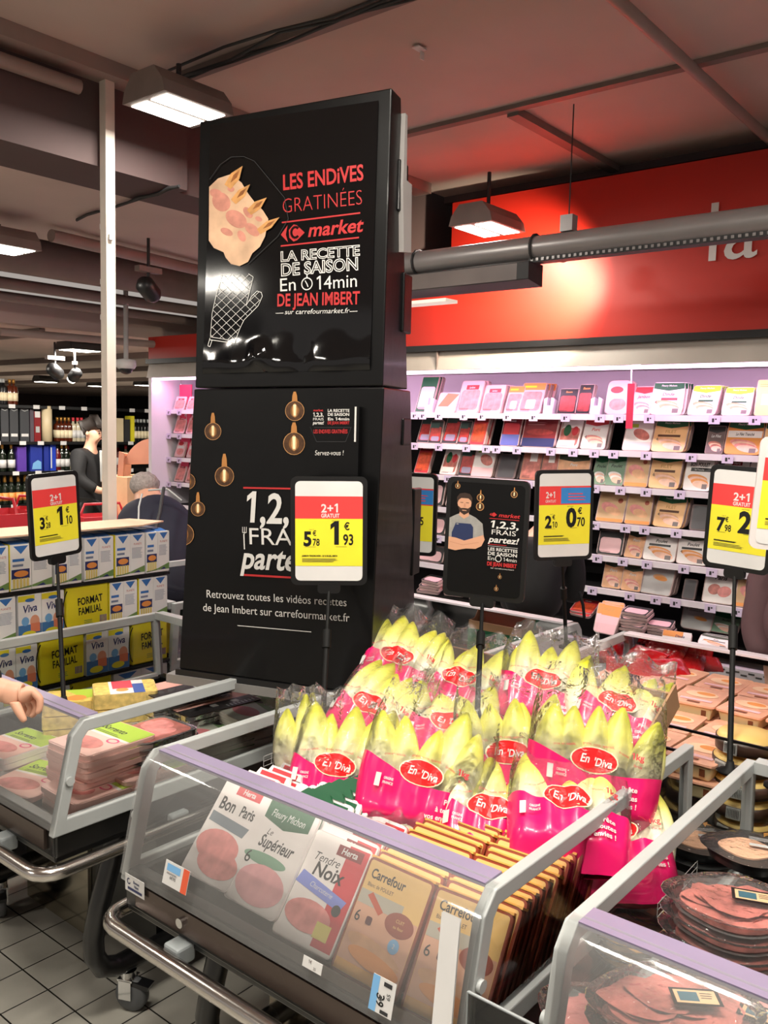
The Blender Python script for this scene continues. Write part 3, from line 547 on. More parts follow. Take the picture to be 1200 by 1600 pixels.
def chest(label, loc, rz, L=.94, detailed=True, rail=None, back=True):
    t = thing('chest_cooler', label, 'cooler', loc, rz, 'chilled display chests')
    h = L / 2
    out = [(.95, .655), (.93, .95), (.0, .95), (-.035, .915), (-.092, .66)]; inn = [(.915, .70), (.90, .918), (.012, .918), (-.004, .90), (-.052, .70)]
    for sx in (-1, 1):
        m = MB(); ring(m, out, inn, sx * h - .012, sx * h + .012, LGREY)
        m.tube([(sx * (h + .012), -.045, .80), (sx * (h + .02), -.045, .80)], .012, LGREY, 10)
        fo = m.obj('end_frame', t, bevel=.003)
        m = MB(); m.add([(sx * h, *p) for p in inn], [tuple(range(5))], GLASS); q = sx * (h + .0015)
        m.obj('end_glass', fo)
    prof = [(.02, .954), (-.012, .948), (-.034, .925), (-.052, .88), (-.072, .80), (-.097, .68)]
    m = MB(); vv = [(s_ * (h + .006), *p) for s_ in (-1, 1) for p in prof]; n = len(prof)
    m.add(vv, [(i, i + 1, n + i + 1, n + i) for i in range(n - 1)], GLASS2, None, True); fg = m.obj('front_glass', t)
    m = MB(); m.b2((-h + .012, .0, .945), (h - .012, .055, .953), rail or LILAC); m.obj('front_rail', t)
    m = MB(); m.quad((-h, .935, .68), (h, .935, .68), (h, .92, .93), (-h, .92, .93), GLASS); m.obj('back_glass', t)
    m = MB(); m.b2((-h + .012, .905 if back else .916, .925), (h - .012, .945 if back else .922, .953 if back else .932), LGREY if back else CHBLK); m.obj('back_rail', t)
    m = MB(); m.b2((-h, -.08, .585), (h, .95, .625), CHBLK)
    for lo, hi in (((-h, -.085, .6), (h, -.05, .69)), ((-h, .92, .6), (h, .955, .69)), ((-h - .006, -.08, .6), (-h + .03, .95, .685)), ((h - .03, -.08, .6), (h + .006, .95, .685))): m.b2(lo, hi, CHBLK)
    base = m.obj('base', t, bevel=.004)
    m = MB(); m.b2((-h + .05, -.094, .618), (h - .03, -.084, .672), PANEL); m.tube([(-h + .22, -.094, .645), (-h + .22, -.102, .645)], .011, CHR, 14); pn = m.obj('front_panel', base)
    z = .575; y0 = -.135; pth = [(-h - .028, .62, z), (-h - .028, y0 + .06, z)] + [(-h - .028 + .06 * (1 - math.cos(a)), y0 + .06 - .06 * math.sin(a), z) for a in (.4, .8, 1.2, 1.57)] + [(h + .028 - .06 * (1 - math.sin(a)), y0 + .06 - .06 * math.cos(a), z) for a in (0, .4, .8, 1.2, 1.57)] + [(h + .028, .62, z)]
    m = MB(); m.tube(pth, .019, STEEL, 14); bp = m.obj('bumper_rail', t)
    for x, y, dx, dy in ((-h + .22, -.10, .05, .05), (h - .22, -.10, .05, .05), (-h - .012, .3, .03, .06), (h + .012, .3, .03, .06)):
        m = MB(); m.box((x, y, z + .006), (dx, dy, .042), GREY); m.obj('bracket', bp, bevel=.006)
    if detailed:
        for sx in (-1, 1):
            x = sx * (h - .09)
            pt = [(.17, .585), (.145, .48), (.105, .36), (.085, .27), (.088, .215), (.112, .172), (.16, .152), (.24, .15), (.74, .15), (.80, .165), (.825, .21), (.80, .40), (.78, .585)]
            m = MB(); m.tube([(x, *p) for p in pt], .03, SATIN, 14); lg = m.obj('leg', t)
            for yy in (.2, .74):
                m = MB(); T = TM((x, yy, 0), R(25 * sx)); m.tube([(0, 0, .10), (0, 0, .122)], .024, CHR, 14, T); m.prism([(-.02, .045), (.02, .045), (.022, .10), (-.022, .10)], -.018, -.014, CHR, T @ Matrix.Rotation(R(90), 4, 'Z') @ Matrix.Identity(4), axis='y')
                m.b2((-.02, -.024, .04), (.02, -.02, .10), CHR, T); m.b2((-.02, .02, .04), (.02, .024, .10), CHR, T); m.b2((-.024, -.024, .096), (.024, .024, .102), CHR, T)
                m.prism([(.0, .098), (.075, .088), (.07, .074), (.0, .085)], -.018, .018, BLKP, T, axis='y'); cs = m.obj('castor', lg)
                m = MB(); TT = TM((x, yy, .05), R(25 * sx)) @ TM((.012, 0, 0)) @ Matrix.Rotation(R(90), 4, 'X'); m.lathe([(.02, -.018), (.044, -.017), (.05, -.010), (.05, .010), (.044, .017), (.02, .018)], RUB, 22, TT); m.obj('wheel', cs) if False else m.obj('castor_wheel', lg)
        m = MB(); m.b2((-h + .08, .305, .02), (h - .47, .80, .58), INOX)
        for r_ in range(11):
            for c_ in range(16):
                cx = h - .50 - c_ * .021 - (r_ % 2) * .0105; cz = .52 - r_ * .0185
                m.add([(cx + .0075 * math.cos(a), .3035, cz + .0075 * math.sin(a)) for a in [k * math.pi / 4 for k in range(8)]], [tuple(range(8))], BLK)
        m.obj('motor_housing', t)
        m = MB(); m.b2((h - .468, .32, .06), (h - .12, .80, .58), CHBLK); m.obj('motor_cover', t)
    return t, fg, pn, h
cl, clg, clp, hh = chest('chilled chest of sliced ham left of the black tower, steel housing below', (-2.48, 1.235, 0), 0)
cc, ccg, ccp, hh = chest('chilled chest in the middle holding the endive bags and leaning packets', (-1.222, 1.235, 0), 0, back=False)
cr, crg, crp, hh = chest('chilled chest of round ham trays at the lower right corner', (-.13, 1.235, 0), 0)
bl, blg, blp, hh = chest('rear chest behind the black tower, its bright rail facing the wall fridge', (-2.09, 3.245, 0), math.pi, detailed=False, rail=RAIL_LIT)
chest('rear chest far left, seen between the milk rack and the black tower', (-3.52, 3.245, 0), math.pi, detailed=False, rail=RAIL_LIT)
br, brg, brp, hh = chest('rear chest filled with orange-lidded boxes behind the endive bags', (-.93, 3.245, 0), math.pi, detailed=False, rail=RAIL_LIT, back=False)
# things stuck on the middle chest
def sticker(name, par, px0, py0, px1, py1, Y, draw, lab=None, tilt=-14):
    a = at(px0, py0, Y=Y); b = at(px1, py1, Y=Y); w, hgt = abs(b.x - a.x), abs(b.z - a.z); c = (a + b) / 2
    if name == 'maker_plate': w, hgt = .072, .040
    m = MB(); p = Print(m, TM(c, 0, R(tilt)), off=.0015, step=.0001); m.b2((-w / 2, -.001, -hgt / 2), (w / 2, 0, hgt / 2), WHITE, p.T); draw(p, w, hgt)
    o = m.obj(name); o.parent = par; o.matrix_parent_inverse = par.matrix_world.inverted() if False else Matrix.Translation(-Vector(par.location)) if par.rotation_euler.z == 0 else par.matrix_world.inverted()
    if lab: o['label'] = lab
    return o
sticker('price_label', cc, 257, 1343, 294, 1398, 1.128, lambda p, w, h: (p.rect(w * .26, -h / 2, w * .5, h / 2, mat('label_orange', (222, 92, 58), .5)), p.rect(-w * .4, h * .1, w * .15, h * .4, LBLUE), p.text('6€95', -w * .1, -h * .2, h * .14, CHAR, 'reg'), p.micro(-w * .38, h * .02, w * .5, h * .04, 2, CHAR)), 'white price label with orange edge')
sticker('price_label', cc, 474, 1492, 503, 1524, 1.128, lambda p, w, h: (p.text('1€', -w * .12, h * .05, h * .3, CHAR), p.text('25', w * .15, -h * .35, h * .25, CHAR)), 'small torn white price label')
sticker('price_label', cc, 581, 1522, 615, 1592, 1.128, lambda p, w, h: (p.rect(-w * .5, -h * .5, -w * .2, h * .5, LBLUE), p.text('6€', w * .1, -h * .12, h * .28, BLK, 'bold', rot=R(90), xs=.8), p.text('65', w * .34, h * .06, h * .14, BLK, 'reg', rot=R(90)), p.rect(0, h * .3, w * .35, h * .42, CHAR), p.rect(0, -h * .46, w * .35, -h * .36, CHAR)), 'pale blue price label reading 6 euro 65')
sticker('maker_plate', cc, 194, 1369, 228, 1400, 1.135, lambda p, w, h: (p.line([(-w * .3 + h * .14 * math.cos(a), h * .12 + h * .16 * math.sin(a)) for a in [k * .5 for k in range(2, 13)]], h * .07, NAVY), p.text('Bonnet', w * .1, h * .12, h * .18, NAVY, 'bold', xs=.8), p.text('Névé', w * .1, -h * .12, h * .18, NAVY, 'bold', xs=.8), p.rect(-w * .35, -h * .36, w * .4, -h * .2, NAVY)), 'white maker plate with blue lettering', 0)
m = MB(); a = at(640, 1430, Y=1.20); b = at(608, 1598, Y=1.12)
a = at(712, 1428, Y=1.185); b = at(692, 1598, Y=1.128)
m.add([(a.x - .022, a.y - .01, a.z), (a.x + .016, a.y - .01, a.z), (b.x + .020, b.y - .01, b.z - .05), (b.x - .018, b.y - .01, b.z - .05)], [(0, 1, 2, 3)], WHITE)
m.add([(a.x - .022, a.y - .006, a.z), (a.x + .016, a.y - .006, a.z), (b.x + .020, b.y - .006, b.z - .05), (b.x - .018, b.y - .006, b.z - .05)], [(0, 1, 2, 3)], WHITE)
o = m.obj('paper_strip', cc); o.matrix_parent_inverse = Matrix.Translation(-Vector(cc.location)); o['label'] = 'plain white paper strip stuck upright'
sticker('price_label', cc, 268, 1182, 296, 1192, 1.25, lambda p, w, h: p.text('16', 0, -h * .2, h * .5, NAVY), 'pale strip label', -90)
m = MB()   # clear guard sheet standing before the right chest
m.b2((-.66, 1.03, .60), (.34, 1.034, .905), GLASS); m.tube([(-.66, 1.032, .905), (.34, 1.032, .905)], .0025, GREY, 6); m.tube([(-.66, 1.032, .60), (-.66, 1.032, .905)], .0025, GREY, 6); m.b2((-.2, 1.03, .56), (.1, 1.12, .61), GREY)
o = m.obj('clear_guard', cr); o.matrix_parent_inverse = Matrix.Translation(-Vector(cr.location))
# white outline marks on the end glass
WLINE = mat('white_line', (230, 230, 230), .5)
for par, X, (qa, qb) in ((cc, -.748, ((938, 1362), (1012, 1315))), (cr, -.603, ((1028, 1412), (1090, 1345))), (cc, -1.692, ((412, 1182), (448, 1168)))):
    A = at(*qa, X=X); B = at(*qb, X=X); m = MB(); d = B - A
    for k in range(3):
        o_ = Vector((0, 0, -.014 * k)); m.tube([A + o_, B + o_], .0007, WLINE, 4)
        if k < 2:
            for j in (0, .33, .66, 1): m.tube([A + d * j + o_, A + d * j + o_ + Vector((0, 0, -.014))], .0007, WLINE, 4)
    o = m.obj('outline_mark', par); o.matrix_parent_inverse = Matrix.Translation(-Vector(par.location))
# ------------------------------------------------------------------ the black card tower
A0 = at(280, 1045, Z=.955); B0 = at(577, 1086, Z=.955); un = (B0 - A0); un.z = 0; un.normalize(); bn = Vector((-un.y, un.x, 0))
def on_front(px, py):
    d = ray(px, py); t = (A0 - Vector((0, 0, H))).dot(bn) / d.dot(bn); return Vector((0, 0, H)) + d * t
def fl(px, py):
    P = on_front(px, py) - A0; return (P.dot(un), P.z)          # metres on the front face
TW = Matrix(((un.x, bn.x, 0, A0.x), (un.y, bn.y, 0, A0.y), (0, 0, 1, A0.z), (0, 0, 0, 1)))
tw = thing('display_tower', 'tall glossy black card tower with recipe poster standing between the chests', 'display stand', M=TW)
bl_, br_, fl_, fr_, tl_, tr_ = fl(280, 1045), fl(577, 1086), fl(303, 608), fl(600, 605), fl(312, 190), fl(612, 137)
def side_depth(px, py, edge):
    E0 = A0 + un * edge[0]; d = ray(px, py); t = (E0 - Vector((0, 0, H))).dot(un) / d.dot(un); return (Vector((0, 0, H)) + d * t - A0).dot(bn)
d0, d1, d2 = side_depth(650, 1012, br_), side_depth(642, 600, fr_), max(.05, side_depth(627, 150, tr_))
print('TOWER', bl_, br_, fl_, fr_, tl_, tr_, d0, d1, d2)
def card_section(lo_l, lo_r, hi_l, hi_r, da, db, mb, mt):
    V_ = [(lo_l[0], 0, lo_l[1]), (lo_r[0], 0, lo_r[1]), (hi_r[0], 0, hi_r[1]), (hi_l[0], 0, hi_l[1]), (lo_l[0], da, lo_l[1]), (lo_r[0], da, lo_r[1]), (hi_r[0], db, hi_r[1]), (hi_l[0], db, hi_l[1])]
    mb.add(V_, [(0, 1, 2, 3), (1, 5, 6, 2), (5, 4, 7, 6), (4, 0, 3, 7), (3, 2, 6, 7), (1, 0, 4, 5)], mt)
m = MB(); card_section(bl_, br_, fl_, fr_, d0, d1, m, CBLK); lower = m.obj('lower_panel', tw, bevel=.004)
m = MB(); card_section((fl_[0] + .004, fl_[1] + .004), (fr_[0] - .004, fr_[1] + .004), tl_, tr_, d1 * .92, d2, m, CBLK); upper = m.obj('upper_panel', tw, bevel=.004)
# side tabs and the white folded flap at the back edge
for z0, z1, dd in ((.30, .58, d0 * .8 + d1 * .2), (.72, .80, d1), (1.05, 1.22, d1 * .75 + d2 * .25), (1.38, 1.52, d1 * .35 + d2 * .65)):
    m = MB(); e = br_[0] + (fr_[0] - br_[0]) * min(1, z0 / fr_[1]); m.b2((e - .01, dd - .06, z0), (e + .006, dd + .012, z1), CBLK); m.obj('side_tab', tw, bevel=.004)
m = MB(); m.prism([(d2 + .005, 1.645), (d2 + .022, 1.645), (d2 + .03, 1.47), (d2 + .075, 1.47), (d2 + .085, 1.28), (d2 + .02, 1.27), (d2 + .0, 1.45)], tr_[0] - .05, tr_[0] + .012, mat('flap_white', (150, 146, 144), .6), axis='x'); f_ = m.obj('card_flap', tw); f_['label'] = 'white folded card flap'
m = MB(); m.b2((-.04, -.012, -.045), (br_[0] + .03, d0 + .02, -.018), mat('plate_grey', (120, 118, 116), .4)); m.b2((-.01, -.006, -.018), (br_[0] + .012, d0 + .008, 0), BLK); m.obj('base_plate', tw)
# poster sheet with a buckled lower edge
PSH = mat('poster_sheet', (10, 10, 12), .07, coat=.2, var=.1)
q = [fl(318, 584), fl(579, 578), fl(592, 158), fl(330, 196)]
nu, nv = 44, 50; vv = []; ff = []
dA, dB = fl(405, 566), fl(472, 566)
for i in range(nu + 1):
    for j in range(nv + 1):
        a, b = i / nu, j / nv; lo = (q[0][0] * (1 - a) + q[1][0] * a, q[0][1] * (1 - a) + q[1][1] * a); hi = (q[3][0] * (1 - a) + q[2][0] * a, q[3][1] * (1 - a) + q[2][1] * a)
        u_, v_ = lo[0] * (1 - b) + hi[0] * b, lo[1] * (1 - b) + hi[1] * b
        k = max(0, 1 - b / .16); e = .004 + .010 * k * k * math.sin(min(1, b / .05) * 1.57)
        for dx, dz in (dA, dB): e += .022 * math.exp(-((u_ - dx) / .022) ** 2 - ((v_ - dz - .012) / .03) ** 2) * (1 if (dx, dz) == dA else -.4)
        vv.append((u_, -max(.0012, e + .003 * k * math.sin(u_ * 40)), v_))
for i in range(nu):
    for j in range(nv): c_ = i * (nv + 1) + j; ff.append((c_, c_ + nv + 1, c_ + nv + 2, c_ + 1))
m = MB(); m.add(vv, ff, PSH, None, True); poster = m.obj('poster', upper)
# poster printing, laid out on the face in metres
m = MB(); p = Print(m, None, off=.0050, step=.00008); Z1 = lambda x, y: (280 + x / 3, 130 + y / 3)
def zt(t, xa, ya, xb, yb, hpx, mt, st='reg', shear=0.0, Zf=Z1, sc=3.0, pr=None):
    a = fl(*Zf(xa, ya)); b = fl(*Zf(xb, yb)); c = fl(*Zf(xa, ya - hpx)); return fit(pr or p, t, a[0], b[0], a[1], abs(c[1] - a[1]), mt, st, shear, b[1])
def zl(pts, wpx, mt, Zf=Z1, pr=None): (pr or p).line([fl(*Zf(*q_)) for q_ in pts], wpx / 3 * .0016, mt)
def zp(pts, mt, Zf=Z1, pr=None): (pr or p).poly([fl(*Zf(*q_)) for q_ in pts], mt)
PRED = mat('poster_red', (184, 46, 48), .35); PWHT = mat('poster_white', (214, 212, 208), .4)
zt('LES ENDiVES', 488, 503, 868, 455, 74, PRED, 'bold'); zt('GRATINÉES', 485, 612, 864, 570, 72, PRED, 'thin')
zl([(485, 655), (852, 610)], 8, PRED); zl([(480, 765), (846, 725)], 8, PRED)
zp([(480, 712), (512, 668), (504, 712), (514, 748)], PRED); zp([(518, 690), (540, 664), (556, 668), (592, 702), (556, 738), (540, 744), (520, 726)], PRED)
c0 = fl(*Z1(548, 701)); p.line([(c0[0] + .0125 * math.cos(a), c0[1] + .0150 * math.sin(a)) for a in [.75 + k * .2 for k in range(25)]], .0075, PSH); p.rect(c0[0] + .004, c0[1] - .004, c0[0] + .012, c0[1] + .004, PRED)
zt('market', 605, 722, 860, 697, 66, PRED, 'bold', .22)
for t_, ax, ay, bx, by, hp in (('LA RECETTE', 478, 838, 850, 808, 48), ('DE SAISON', 480, 905, 845, 875, 58)):
    zt(t_, ax, ay, bx, by, hp, PWHT, 'heavy'); zt(t_, ax, ay, bx, by, hp, PSH, 'thin')
zt('En', 472, 978, 556, 972, 64, PWHT); zt('14min', 642, 970, 842, 955, 64, PWHT)
c0 = fl(*Z1(603, 942)); 
p.line([(c0[0] + .0165 * math.cos(a), c0[1] + .0165 * math.sin(a)) for a in [k * .2618 for k in range(25)]], .0032, PWHT)
p.line([(c0[0] - .006, c0[1] + .009), c0, (c0[0] + .004, c0[1] - .009)], .0028, PWHT); p.line([(c0[0], c0[1] + .017), (c0[0], c0[1] + .025)], .004, PWHT)
zt('DE JEAN IMBERT', 462, 1047, 850, 1036, 60, PRED, 'bold'); zt('sur carrefourmarket.fr', 498, 1085, 800, 1078, 24, PWHT, 'reg', .2)
zl([(457, 1080), (494, 1079)], 3, PWHT); zl([(803, 1072), (840, 1070)], 3, PWHT)
# oven mitt drawing
mitt = [(205, 900), (180, 990), (160, 1080), (152, 1190), (210, 1200), (268, 1210), (290, 1150), (310, 1110), (375, 1045), (395, 1000), (390, 982), (370, 976), (345, 1000), (318, 1045), (340, 960), (352, 910), (330, 895)]
zl(mitt, 3.4, PWHT); zl([(150, 1195), (140, 1232), (150, 1236), (160, 1205)], 4, PWHT); zl([(150, 1204), (266, 1220), (270, 1206)], 4, PWHT)
def inside(x, y):
    r_ = False; n = len(mitt)
    for i in range(n):
        (x0, y0), (x1, y1) = mitt[i], mitt[(i + 1) % n]
        if (y0 > y) != (y1 > y) and x < (x1 - x0) * (y - y0) / (y1 - y0) + x0: r_ = not r_
    return r_
for s_ in (1, -1):
    for k in range(-14, 26):
        seg = []
        for tt in range(0, 90):
            x = 130 + tt * 3.2; y = 1050 + s_ * (x - 250) * .95 + k * 42 - 240
            if inside(x, y): seg.append((x, y))
            else:
                if len(seg) > 1: zl([seg[0], seg[-1]], 2.4, PWHT)
                seg = []
# baked endive picture
GC = mat('gratin_cream', (212, 174, 142), .45, var=.22, scale=14); GP = mat('gratin_pink', (204, 138, 120), .45, var=.2, scale=30); GB = mat('gratin_brown', (140, 84, 40), .45, var=.4, scale=50); GT = mat('gratin_tip', (206, 150, 90), .45, var=.25, scale=40)
zl([(150, 455), (200, 385), (250, 350), (310, 348), (360, 370), (500, 540), (518, 640), (470, 720), (330, 850)], 3, CHAR)
zp([(148, 490), (190, 450), (250, 430), (300, 470), (330, 520), (360, 560), (400, 600), (425, 640), (410, 720), (385, 770), (350, 800), (330, 840), (290, 860), (250, 850), (225, 820), (215, 795), (170, 775), (146, 740)], GC)
for c_, a_, b_, rt in (((250, 500), 22, 14, .3), ((230, 700), 40, 18, .4), ((300, 720), 34, 20, .9), ((380, 640), 22, 12, .4), ((205, 560), 60, 46, .6), ((275, 640), 70, 40, .5), ((350, 690), 50, 26, .6), ((180, 520), 40, 22, .3), ((330, 610), 36, 20, .8)):
    f0 = fl(*Z1(*c_)); p.ell(f0[0], f0[1], a_ * .00055, b_ * .00055, GP, -rt)
for tip, base_, wd in (((305, 392), (235, 490), 30), ((340, 478), (262, 560), 26), ((418, 540), (335, 610), 26), ((478, 632), (380, 700), 24)):
    tx, ty = tip; bx, by = base_; nx, ny = (by - ty), -(bx - tx); l_ = math.hypot(nx, ny); nx, ny = nx / l_ * wd, ny / l_ * wd; mx, my = (tx + bx * 1) / 2, (ty + by) / 2
    zp([(tx, ty), (mx + nx * .8, my + ny * .8), (bx + nx * .6, by + ny * .6), (bx - nx * .6, by - ny * .6), (mx - nx * .8, my - ny * .8)], GT)
    zp([(tx + (bx - tx) * .2, ty + (by - ty) * .2), (mx + nx * .35, my + ny * .35), (bx + (tx - bx) * .2, by + (ty - by) * .2), (mx - nx * .35, my - ny * .35)], GB)
m.obj('poster_print', poster)
# lower panel printing
m = MB(); p = Print(m, None, off=.0012, step=.00006); Z0 = lambda x, y: (x, y)
AMB = mat('bulb_amber', (74, 48, 28), .35, var=.4, scale=60); AMB3 = mat('bulb_inner', (128, 86, 46), .35, var=.3, scale=60); AMB2 = mat('bulb_rim', (190, 140, 88), .35, var=.2, scale=60); FILA = mat('bulb_filament', (250, 230, 184), .4); CAPM = mat('bulb_cap', (176, 120, 64), .4)
def bulb(px, py, r, neck):
    def q_(pts): return [fl(max(x, 281 + (1045 - y) * .0527 + 1.0), y) for x, y in pts]
    p.poly(q_([(px + r * math.cos(a), py + r * 1.05 * math.sin(a)) for a in [k * .3142 for k in range(20)]][::-1]), AMB2)
    for f_, mt in ((.95, AMB), (.62, AMB3)): p.poly(q_([(px + r * f_ * math.cos(a) * (1 if f_ > .7 else .75), py + r * f_ * 1.05 * math.sin(a)) for a in [k * .3142 for k in range(20)]][::-1]), mt)
    p.poly(q_([(px - r * .28, py - r), (px + r * .28, py - r), (px + r * .24, py - r - neck * .6), (px + r * .12, py - r - neck), (px - r * .12, py - r - neck), (px - r * .24, py - r - neck * .6)][::-1]), CAPM)
    if px > 300:
        p.poly(q_([(px + r * .27 * math.cos(a), py - r * .05 + r * .72 * math.sin(a)) for a in [k * .3142 for k in range(20)]][::-1]), AMB2), p.poly(q_([(px - r * .14, py - r * .65), (px + r * .14, py - r * .65), (px + r * .11, py + r * .5), (px - r * .11, py + r * .5)][::-1]), FILA)
for b_ in ((333, 674, 13, 16), (351, 744, 15, 20), (461, 642, 15, 15), (460, 693, 17, 16), (310, 795, 11, 15), (294, 752, 12, 1), (288, 835, 16, 1)): bulb(*b_)
L_ = lambda pts, w_, mt: p.line([fl(*q_) for q_ in pts], w_, mt)
L_([(381, 762), (486, 764)], .005, PRED); L_([(382, 898), (488, 904)], .006, PRED); L_([(372, 977), (487, 987)], .0025, PWHT)
def lt(t_, xa, ya, xb, yb, hp, mt, st='reg', sh=0): zt(t_, xa, ya, xb, yb, hp, mt, st, sh, Z0)
lt('1,2,3,', 381, 816, 490, 818, 47, PWHT, 'bold', .12); lt('FRAIS', 388, 850, 487, 853, 27, PWHT, 'reg'); lt('partez!', 377, 887, 492, 893, 36, PWHT, 'bold', .25)
L_([(382, 834), (383, 858)], .004, PWHT); L_([(380, 823), (380, 832), (386, 832), (386, 823)], .002, PWHT); L_([(383, 823), (383, 834)], .002, PWHT)
lt('Retrouvez toutes les vidéos recettes', 323, 933, 543, 947, 12.5, PWHT); lt('de Jean Imbert sur carrefourmarket.fr', 318, 954, 547, 971, 12.5, PWHT)
m.obj('panel_print', lower)
m = MB(); a = fl(488, 742); b = fl(566, 636); m.b2((a[0], -.022, a[1]), (b[0], 0, b[1]), CBLK); m.b2((b[0] - .013, -.0235, a[1] + .1), (b[0] - .008, -.022, b[1]), PWHT)
p = Print(m, None, off=.0228, step=.00006)
L_([(496, 668), (553, 668)], .0015, CHAR); lt('1,2,3,', 494, 651, 511, 651, 6, PWHT, 'bold'); lt('FRAIS', 494, 657, 511, 657, 4, PWHT); lt('partez!', 494, 663, 511, 663, 5, PWHT, 'bold', .2); lt('market', 495, 643, 510, 643, 3.5, PRED, 'bold')
for t_, y_, mt in (('LA RECETTE', 644, PWHT), ('DE SAISON', 650, PWHT), ('En 14min', 657, PWHT), ('DE JEAN IMBERT', 663, PRED)): lt(t_, 517, y_, 551, y_, 4.6, mt, 'bold')
lt('LES ENDIVES GRATINÉES', 495, 677, 548, 677, 6, PRED, 'bold'); lt('Servez-vous !', 497, 711, 542, 711, 8, PWHT, 'reg', .15)
L_([(490, 667), (500, 690), (545, 690), (554, 667)], .0015, CHAR)
m.obj('leaflet_box', lower, bevel=.002)
# ------------------------------------------------------------------ sign holders
POLEB = mat('pole_black', (12, 12, 12), .6, spec=.25); FRM = mat('sign_frame', (14, 14, 15), .4)
def sign(label, cx, cy, hpx, dep, yaw, base_px, base_z, draw, roll=0.0, ratio=.70, frm=FRM, w=None):
    ctr = at(cx, cy, D=dep); hh_ = hpx * dep / FPX; ww = hh_ * ratio
    bs = at(*base_px, Z=base_z); bs.y = bs.y
    t = thing('price_sign', label, 'sign', (bs.x, bs.y, base_z), 0, 'sign holders standing in the chests')
    T = Matrix.Translation(-Vector((bs.x, bs.y, base_z))) @ TM(ctr, R(yaw), 0, R(roll))
    m = MB(); m.prism(rrect(ww, hh_, .018, 4), .0, .012, frm, T, axis='y'); m.prism(rrect(ww * .3, .03, .01, 3, 0, -hh_ / 2 - .008), -.003, .015, frm, T, axis='y'); fo = m.obj('frame', t)
    m = MB(); cw, ch = ww - .026, hh_ - .026; m.prism(rrect(cw, ch, .014, 4), -.0012, -.0002, WHITE if draw != chef else CBLK, T, axis='y'); p_ = Print(m, T, off=.0018, step=.00008); draw(p_, cw, ch); m.obj('printed_card', fo)
    e = T @ Vector((0, .006, -hh_ / 2 - .01)); mid = e * .62
    m = MB(); m.tube([(0, 0, 0), mid], .0075, POLEB, 10); m.tube([mid * .96 + e * 0, mid * 1.0 + (e - mid) * .25], .0125, POLEB, 10); m.tube([mid, e], .0055, POLEB, 8); m.obj('pole', t)
    m = MB(); m.lathe([(.03, 0), (.03, .006), (.012, .014), (.009, .03)], POLEB, 14); m.obj('foot', t)
    return t
def price(big, cents, sm, smc, name, extra=None):
    def d(p, w, h):
        x0, x1 = -w / 2, w / 2; Y_ = lambda f: h / 2 - h * f
        p.rect(x0, Y_(.375), x1, Y_(.15), RED); p.rect(x0, Y_(.85), x1, Y_(.375), YEL)
        if extra: p.rect(-w * .08, Y_(.36), x1, Y_(.17), BLUE); p.micro(w * .06, Y_(.25), w * .36, h * .035, 3, RED); p.text('2+1', -w * .28, Y_(.29), h * .075, WHITE, 'bold', xs=.8); p.text('GRATUIT', -w * .28, Y_(.345), h * .035, WHITE, 'reg', xs=.7)
        else: p.text('2+1', w * .02, Y_(.31), h * .085, WHITE, 'bold'); p.text('GRATUIT', w * .02, Y_(.362), h * .04, WHITE, 'bold', xs=.8)
        dg = lambda t_, x_, y_, hgt, st_, a_='l', k_=.86: p.text(t_, x_, y_, hgt, BLK, st_, a_, xs=k_)
        dg(sm, -w * .38, Y_(.645), h * .145, 'heavy'); ws = GL[('adv', sm if sm in '0123456789' else ' ')] * h * .145 / .73 * .86; dg(smc, -w * .37 + ws, Y_(.645), h * .072, 'bold', k_=.72); p.text('€' if sm != ' ' else ' ', -w * .34 + ws, Y_(.545), h * .052, BLK, 'bold', xs=.8)
        x1_ = w * .0 if not extra else w * .03; dg(big, x1_, Y_(.635), h * .225, 'heavy'); wb = GL[('adv', big if big in '0123456789' else ' ')] * h * .225 / .73 * .86
        dg(cents, x1_ + wb + w * .012, Y_(.635), h * .11, 'bold', k_=.72); p.text('€' if big != ' ' or cents != ' ' else ' ', x1_ + wb + w * .07, Y_(.485), h * .075, BLK, 'bold', xs=.85)
        p.text('Les 3' if sm != ' ' else ' ', -w * .26, Y_(.49), h * .014, CHAR); p.text("soit l'unité", w * .1, Y_(.40), h * .014, CHAR); p.micro(-w * .36, Y_(.66), w * .2, h * .008, 1, CHAR); p.micro(w * .1, Y_(.655), w * .2, h * .008, 1, CHAR)
        (p.text(name, -w * .4, Y_(.755), h * .016, BLK, 'heavy', align='l', xs=.8) if name else p.micro(-w * .4, Y_(.755), w * .5, h * .035, 1, BLK)); p.micro(-w * .4, Y_(.78), w * .6, h * .014, 3, CHAR)
    return d
